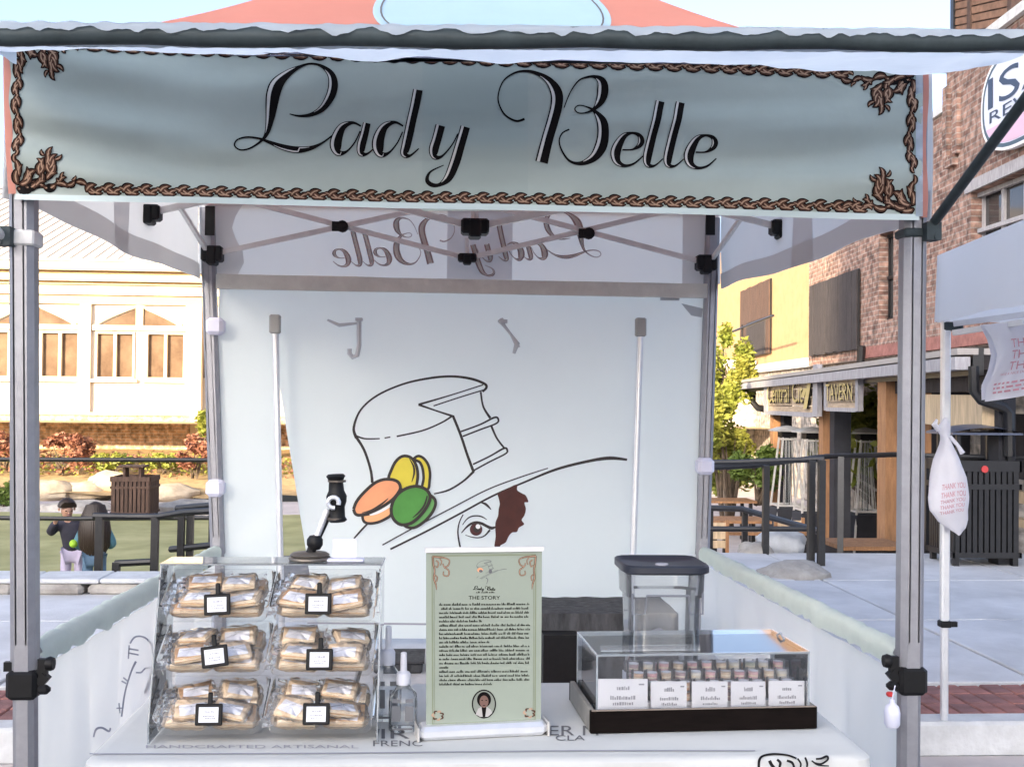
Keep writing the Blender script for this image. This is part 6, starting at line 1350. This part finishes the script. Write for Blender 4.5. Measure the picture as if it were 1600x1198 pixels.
def val(A_, B_, name):
    m = MB(); m.grid(lambda u, v: A_.lerp(B_, u)+Vector((0, 0, zv0+.02*math.sin(u*3.14)*0+(zv1-zv0)*v+.012*nz(u*8, 3)*(1-v)))+(B_-A_).normalized().cross(Vector((0, 0, 1)))*(.012*math.sin(u*30)*(1-v)), 40, 6); part(name, m, 'white_fab2', nt_, smooth=True)
M['white_fab2'] = mat('bright_white_fabric', (.90, .92, .95), .75, var=.03, scale=3, bump=.2, bscale=8, transl=.65, spec=.2)
cn = [nb0+d2*(-.03)+e2*(-.03), nb0+d2*3.03+e2*(-.03), nb0+d2*3.03+e2*3.03, nb0+d2*(-.03)+e2*3.03]; cn = [Vector((p.x, p.y, 0)) for p in cn]
for k in range(4): val(cn[k], cn[(k+1) % 4], 'valance')
pk = (cn[0]+cn[2])/2+Vector((0, 0, zv1+.95)); m = MB()
for k in range(4):
    A_, B_ = cn[k]+Vector((0, 0, zv1)), cn[(k+1) % 4]+Vector((0, 0, zv1)); m.grid(lambda u, v: A_.lerp(B_, u).lerp(pk, v)+Vector((0, 0, -.10*math.sin(math.pi*v))), 10, 10)
part('roof', m, 'white_fab2', nt_, smooth=True)
for a, b in (((1490, 506), (1700, 478)), ((1490, 520), (1600, 503))): m = MB(); m.bar(P(*a, nb0.y-.05), P(*b, nb0.y-.35), .02, .025); part('truss_bar', m, 'alu_bright', nt_)
# plastic carrier bags with red print
M['bagp'] = mat('thin_white_plastic', (.80, .80, .86), .45, var=.03, scale=8, bump=.3, bscale=16, transl=.3, spec=.5)
M['bagred'] = mat('faded_red_print', (.62, .30, .36), .6, var=.25, scale=40, transl=.2)
bt_ = thing('carrier_bag', 'white plastic bag with red print tied low around the slim pole', 'plastic bag', P(1480, 830, nb0.y-.05), group='plastic bags on the neighbour tent')
BP = [(1477, 655, 4, 0.02), (1474, 664, 9, .02), (1474, 672, 8, .02), (1476, 680, 6, .018), (1478, 694, 10, .03), (1479, 715, 19, .045), (1481, 745, 27, .06), (1480, 775, 30, .065), (1480, 795, 29, .055), (1485, 812, 24, .035), (1494, 826, 13, .02), (1498, 833, 4, .006)]
nbY = nb0.y-.055
def bagf(u, v):
    x = v*(len(BP)-1); i = min(int(x), len(BP)-2); f = x-i; q = [a+(b-a)*f for a, b in zip(BP[i], BP[i+1])]; a = 2*math.pi*u
    wob = 1+.10*math.sin(a*3+v*9)*min(1, v*2)+.08*nz(math.cos(a)*2, math.sin(a)*2, v*6); return P(q[0]+q[2]*math.cos(a)*wob, q[1]+3*math.sin(a*2+v*4), nbY)+Vector((0, -q[3]*math.sin(a)*wob-.005, 0))
m = MB(); m.grid(bagf, 36, 44); bo_ = part('bag', m, 'bagp', bt_, smooth=True)
m = MB(); m.tube([P(1484, 682, nbY-.03), P(1496, 695, nbY-.05), P(1504, 708, nbY-.05)], [.010, .008, .012], 8); m.tube([P(1467, 672, nbY-.03), P(1460, 663, nbY-.03), P(1464, 655, nbY-.03)], [.012, .014, .005], 8); part('knot_ear', m, 'bagp', bt_, smooth=True)
m = MB()
def bagprint(u, v): p = bagf(u, v); return p+Vector((0, -.004, 0))
for k in range(5): text_on(m, 'THANK YOU', .16, .0, .40, -.0001, lambda a, b: Vector((0, 0, 0))) if False else text_on(m, 'THANK YOU', .15, .60+k*.038, .36, .026, lambda a, b: bagprint(.5-a if False else (.5-a)+.25 if False else .51-a, b))
part('red_print', m, 'bagred', bo_, kind='stuff')
b2_ = thing('carrier_bag', 'white plastic bag with red THANK YOU print hanging under the valance', 'plastic bag', P(1585, 625, nb0.y-.3), group='plastic bags on the neighbour tent')
def hb(u, v, o=0.0):
    x0 = [1536, 1550, 1556, 1550, 1538, 1538][min(5, int(v*5))]; x1 = [1536, 1550, 1556, 1550, 1538, 1538][min(5, int(v*5)+1)]; f = v*5-int(v*5); xl_ = x0+(x1-x0)*f; y_ = 507+117*v-8*v*u+4*math.sin(u*5+1)*v-10*u
    return P(xl_+(1690-xl_)*u, y_, nb0.y-.28-.05*u)+Vector((0, -.022*math.sin(u*12+v*3)*(.3+v)-o, 0))
m = MB(); m.grid(hb, 40, 30); bo_ = part('bag_front', m, 'bagp', b2_, smooth=True); m = MB(); m.grid(lambda u, v: hb(u, v*.98)+Vector((0, .03+.03*math.sin(v*3.1), 0)), 30, 20); part('bag_back', m, 'bagp', b2_, smooth=True)
m = MB()
for k in range(3): text_on(m, 'THANK YOU', .20, .32+k*.15, .95, .115, lambda a, b: hb(a, b, .006))
text_on(m, 'HAVE A NICE DAY', .12, .68, .40, .035, lambda a, b: hb(a, b, .006))
for k in range(3):
    u = .10
    while u < .9: e = random.Random(int(u*999)+k).uniform(.02, .06); m.fill([(u, .80+k*.055), (u+e, .80+k*.055), (u+e, .775+k*.055), (u, .775+k*.055)], lambda a, b: hb(a, b, .006)); u += e+.018
part('red_print', m, 'bagred', bo_, kind='stuff')

# ================================================================== CHILDREN ON THE LAWN
M['skin'] = mat('skin', (.50, .28, .20), .55, var=.05, scale=10); M['hair_dark'] = mat('dark_brown_hair', (.028, .016, .011), .5, var=.4, scale=30, stretch=(6, 6, 1)); M['jacket_blue'] = mat('teal_jacket', (.10, .23, .30), .8, var=.2, scale=9); M['jacket_navy'] = mat('navy_puffer', (.028, .026, .045), .7, var=.4, scale=8)
M['lilac'] = mat('lilac_leggings', (.50, .44, .60), .8, var=.1, scale=8); M['denim'] = mat('denim', (.10, .17, .26), .8, var=.2, scale=10)
def skin(name, verts, edges, rad, m, parent, root=0, sub=2):
    me = bpy.data.meshes.new(name); me.from_pydata([tuple(v) for v in verts], edges, []); me.materials.append(M[m]); o = bpy.data.objects.new(name, me); C.objects.link(o); o.parent = parent
    md = o.modifiers.new('skin', 'SKIN'); md.use_smooth_shade = True
    if not me.skin_vertices: me.attributes
    sv = me.skin_vertices[0].data if me.skin_vertices else None
    if sv is None:
        bpy.context.view_layer.objects.active = o; bpy.ops.object.modifier_remove(modifier='skin'); bpy.ops.object.modifier_add(type='SKIN'); sv = me.skin_vertices[0].data
    for i, r_ in enumerate(rad): sv[i].radius = (r_, r_) if not isinstance(r_, tuple) else r_
    sv[root].use_root = True
    s2 = o.modifiers.new('sub', 'SUBSURF'); s2.levels = sub; s2.render_levels = sub
    return o
def child(loc, rz, label, jk, lg, pose, hair, scl=1.0):
    t = thing('person', label, 'person', loc, rz); t.scale = (scl,)*3; p = pose
    # one continuous body
    V = [(0, 0, .56), (0, 0, .70), p['chest'], p['neck'], p['head0'], p['head1'], (-.07, 0, .54), (-.08, .01, .30), (-.08, 0, .05), (-.08, -.10, .03), (.07, 0, .54), (.08, .01, .30), (.08, 0, .05), (.08, -.10, .03), p['shl'], p['ell'], p['hal'], p['fil'], p['shr'], p['elr'], p['har'], p['fir']]
    Ed = [(0, 1), (1, 2), (2, 3), (3, 4), (4, 5), (0, 6), (6, 7), (7, 8), (8, 9), (0, 10), (10, 11), (11, 12), (12, 13), (2, 14), (14, 15), (15, 16), (16, 17), (2, 18), (18, 19), (19, 20), (20, 21)]
    Rd = [.08, .08, .085, .035, .078, .07, .06, .045, .032, .025, .06, .045, .032, .025, .04, .03, .024, .018, .04, .03, .024, .018]
    skin('body', V, Ed, Rd, 'skin', t)
    skin('jacket', [V[k] for k in (0, 1, 2, 14, 15, 16, 18, 19, 20)]+[tuple(Vector(p['neck'])+Vector((0, .01, -.025)))], [(0, 1), (1, 2), (2, 3), (3, 4), (4, 5), (2, 6), (6, 7), (7, 8), (2, 9)], [.125, .12, .12, .066, .055, .042, .066, .055, .042, .06], jk, t)
    skin('trousers', [V[k] for k in (0, 6, 7, 8, 10, 11, 12)], [(0, 1), (1, 2), (2, 3), (0, 4), (4, 5), (5, 6)], [.10, .08, .06, .045, .08, .06, .045], lg, t)
    for sx in (-1, 1): m = MB(); m.box((sx*.08, -.035, .035), (.075, .17, .07), bev=.02); part('shoe', m, 'paper', t, local=True)
    h = (Vector(p['head0'])+Vector(p['head1']))/2; f = Vector(p['face']).normalized(); sd_ = f.cross(Vector((0, 0, 1))).normalized(); up = sd_.cross(f)
    for s_ in (-1, 1):
        m = MB(); m.lathe([(.001, -.008), (.009, -.004), (.011, 0), (.009, .004), (.001, .008)], 8, h+f*.082+sd_*s_*.032+up*.005); part('eye', m, 'ink', t, local=True, smooth=True)
        m = MB(); m.lathe([(.001, -.02), (.012, -.01), (.014, .0), (.012, .012), (.001, .02)], 8, h+sd_*s_*.088-up*.005); part('ear', m, 'skin', t, local=True, smooth=True)
    m = MB(); m.lathe([(.001, -.012), (.013, -.008), (.010, .006), (.002, .022)], 8, h+f*.092-up*.018); part('nose', m, 'skin', t, local=True, smooth=True)
    m = MB(); m.box(h+f*.082-up*.048, (.035, .02, .008), M4=Matrix.Rotation(math.atan2(f.y, f.x)+R(90), 4, 'Z'), bev=.003); part('mouth', m, 'mac_rose', t, local=True)
    m = MB()
    def cap(u, v):
        a = 2*math.pi*u; th = R(100 if hair == 'long' else 84)*v; d = up*math.cos(th)+(sd_*math.cos(a)+f*math.sin(a))*math.sin(th); lim = 1.0
        if d.dot(f) > .45 and v > .5: d = (d-f*(d.dot(f)-.45)); 
        return h+up*.02+d*(.108+.006*nz(a*3, v*4))
    m.grid(cap, 24, 8)
    if hair == 'long':
        hf = h
        for k in range(16):
            a = R(200+140*k/15) if True else 0; d = (sd_*math.cos(a)+f*math.sin(a)); s0_ = h+d*.085+up*.05; m.tube([s0_+up*.03, h+d*.125-up*.06, h+d*.15+Vector((0, 0, -.24)), h+d*.145+Vector((0, 0, -.40-.05*nz(k*.9))), h+d*.11+Vector((0, 0, -.50-.06*nz(k*1.7)))], [.03, .045, .050, .042, .012], 7)
    part('hair', m, 'hair_dark', t, local=True, smooth=True)
    for side in ('l', 'r'):
        ha, fi = Vector(p['ha'+side]), Vector(p['fi'+side]); d = (fi-ha).normalized(); x = d.cross(Vector((0, 0, 1))).normalized()
        for k in range(5):
            o_ = x*((k-1.5)*.011) if k < 4 else x*.026; l = [.045, .052, .05, .042, .03][k]; st_ = fi if k < 4 else ha+d*.02; m = MB(); m.tube([st_+o_-d*.012, st_+o_+d*l*.5+Vector((0, 0, -.004)), st_+o_*(.9)+d*l*.85+Vector((0, 0, -.016))], [.0085, .008, .006], 6); part('finger', m, 'skin', t, local=True, smooth=True)
    return t
Zl = -0.9
k1 = DZ(148, 850, 13.9); k2 = DZ(114, 850, 14.15)
child((k1.x, k1.y, Zl), R(185), 'child with long brown hair in teal jacket seen from behind', 'jacket_blue', 'denim', dict(chest=(0, .01, .86), neck=(0, -.01, .97), head0=(0, -.015, 1.04), head1=(0, -.02, 1.12), face=(.1, -1, -.15), shl=(-.13, .01, .88), ell=(-.2, -.04, .70), hal=(-.13, -.17, .66), fil=(-.10, -.21, .66), shr=(.13, .01, .88), elr=(.21, -.03, .70), har=(.17, -.15, .64), fir=(.14, -.19, .64)), 'long', 1.03)
child((k2.x, k2.y, Zl), R(10), 'dark haired child in navy jacket and lilac leggings leaning over a ball', 'jacket_navy', 'lilac', dict(chest=(-.03, -.05, .86), neck=(-.05, -.09, .98), head0=(-.055, -.115, 1.05), head1=(-.06, -.13, 1.13), face=(.45, -1, -.35), shl=(-.16, -.05, .90), ell=(-.25, -.08, .80), hal=(-.17, -.20, .94), fil=(-.145, -.22, .985), shr=(.10, -.05, .88), elr=(.16, -.14, .72), har=(.07, -.26, .70), fir=(.05, -.29, .70)), 'short', 1.05)
c = DZ(115, 849, 13.85); m = MB(); m.lathe([(.001, -.05)]+[(.05*math.cos(R(-80+20*k)), .05*math.sin(R(-80+20*k))) for k in range(9)]+[(.001, .05)], 18, c); solo('ball', m, mat('lime_felt', (.36, .62, .05), .8, bump=.3, bscale=90), 'lime green ball held between the two children', 'ball', smooth=True)
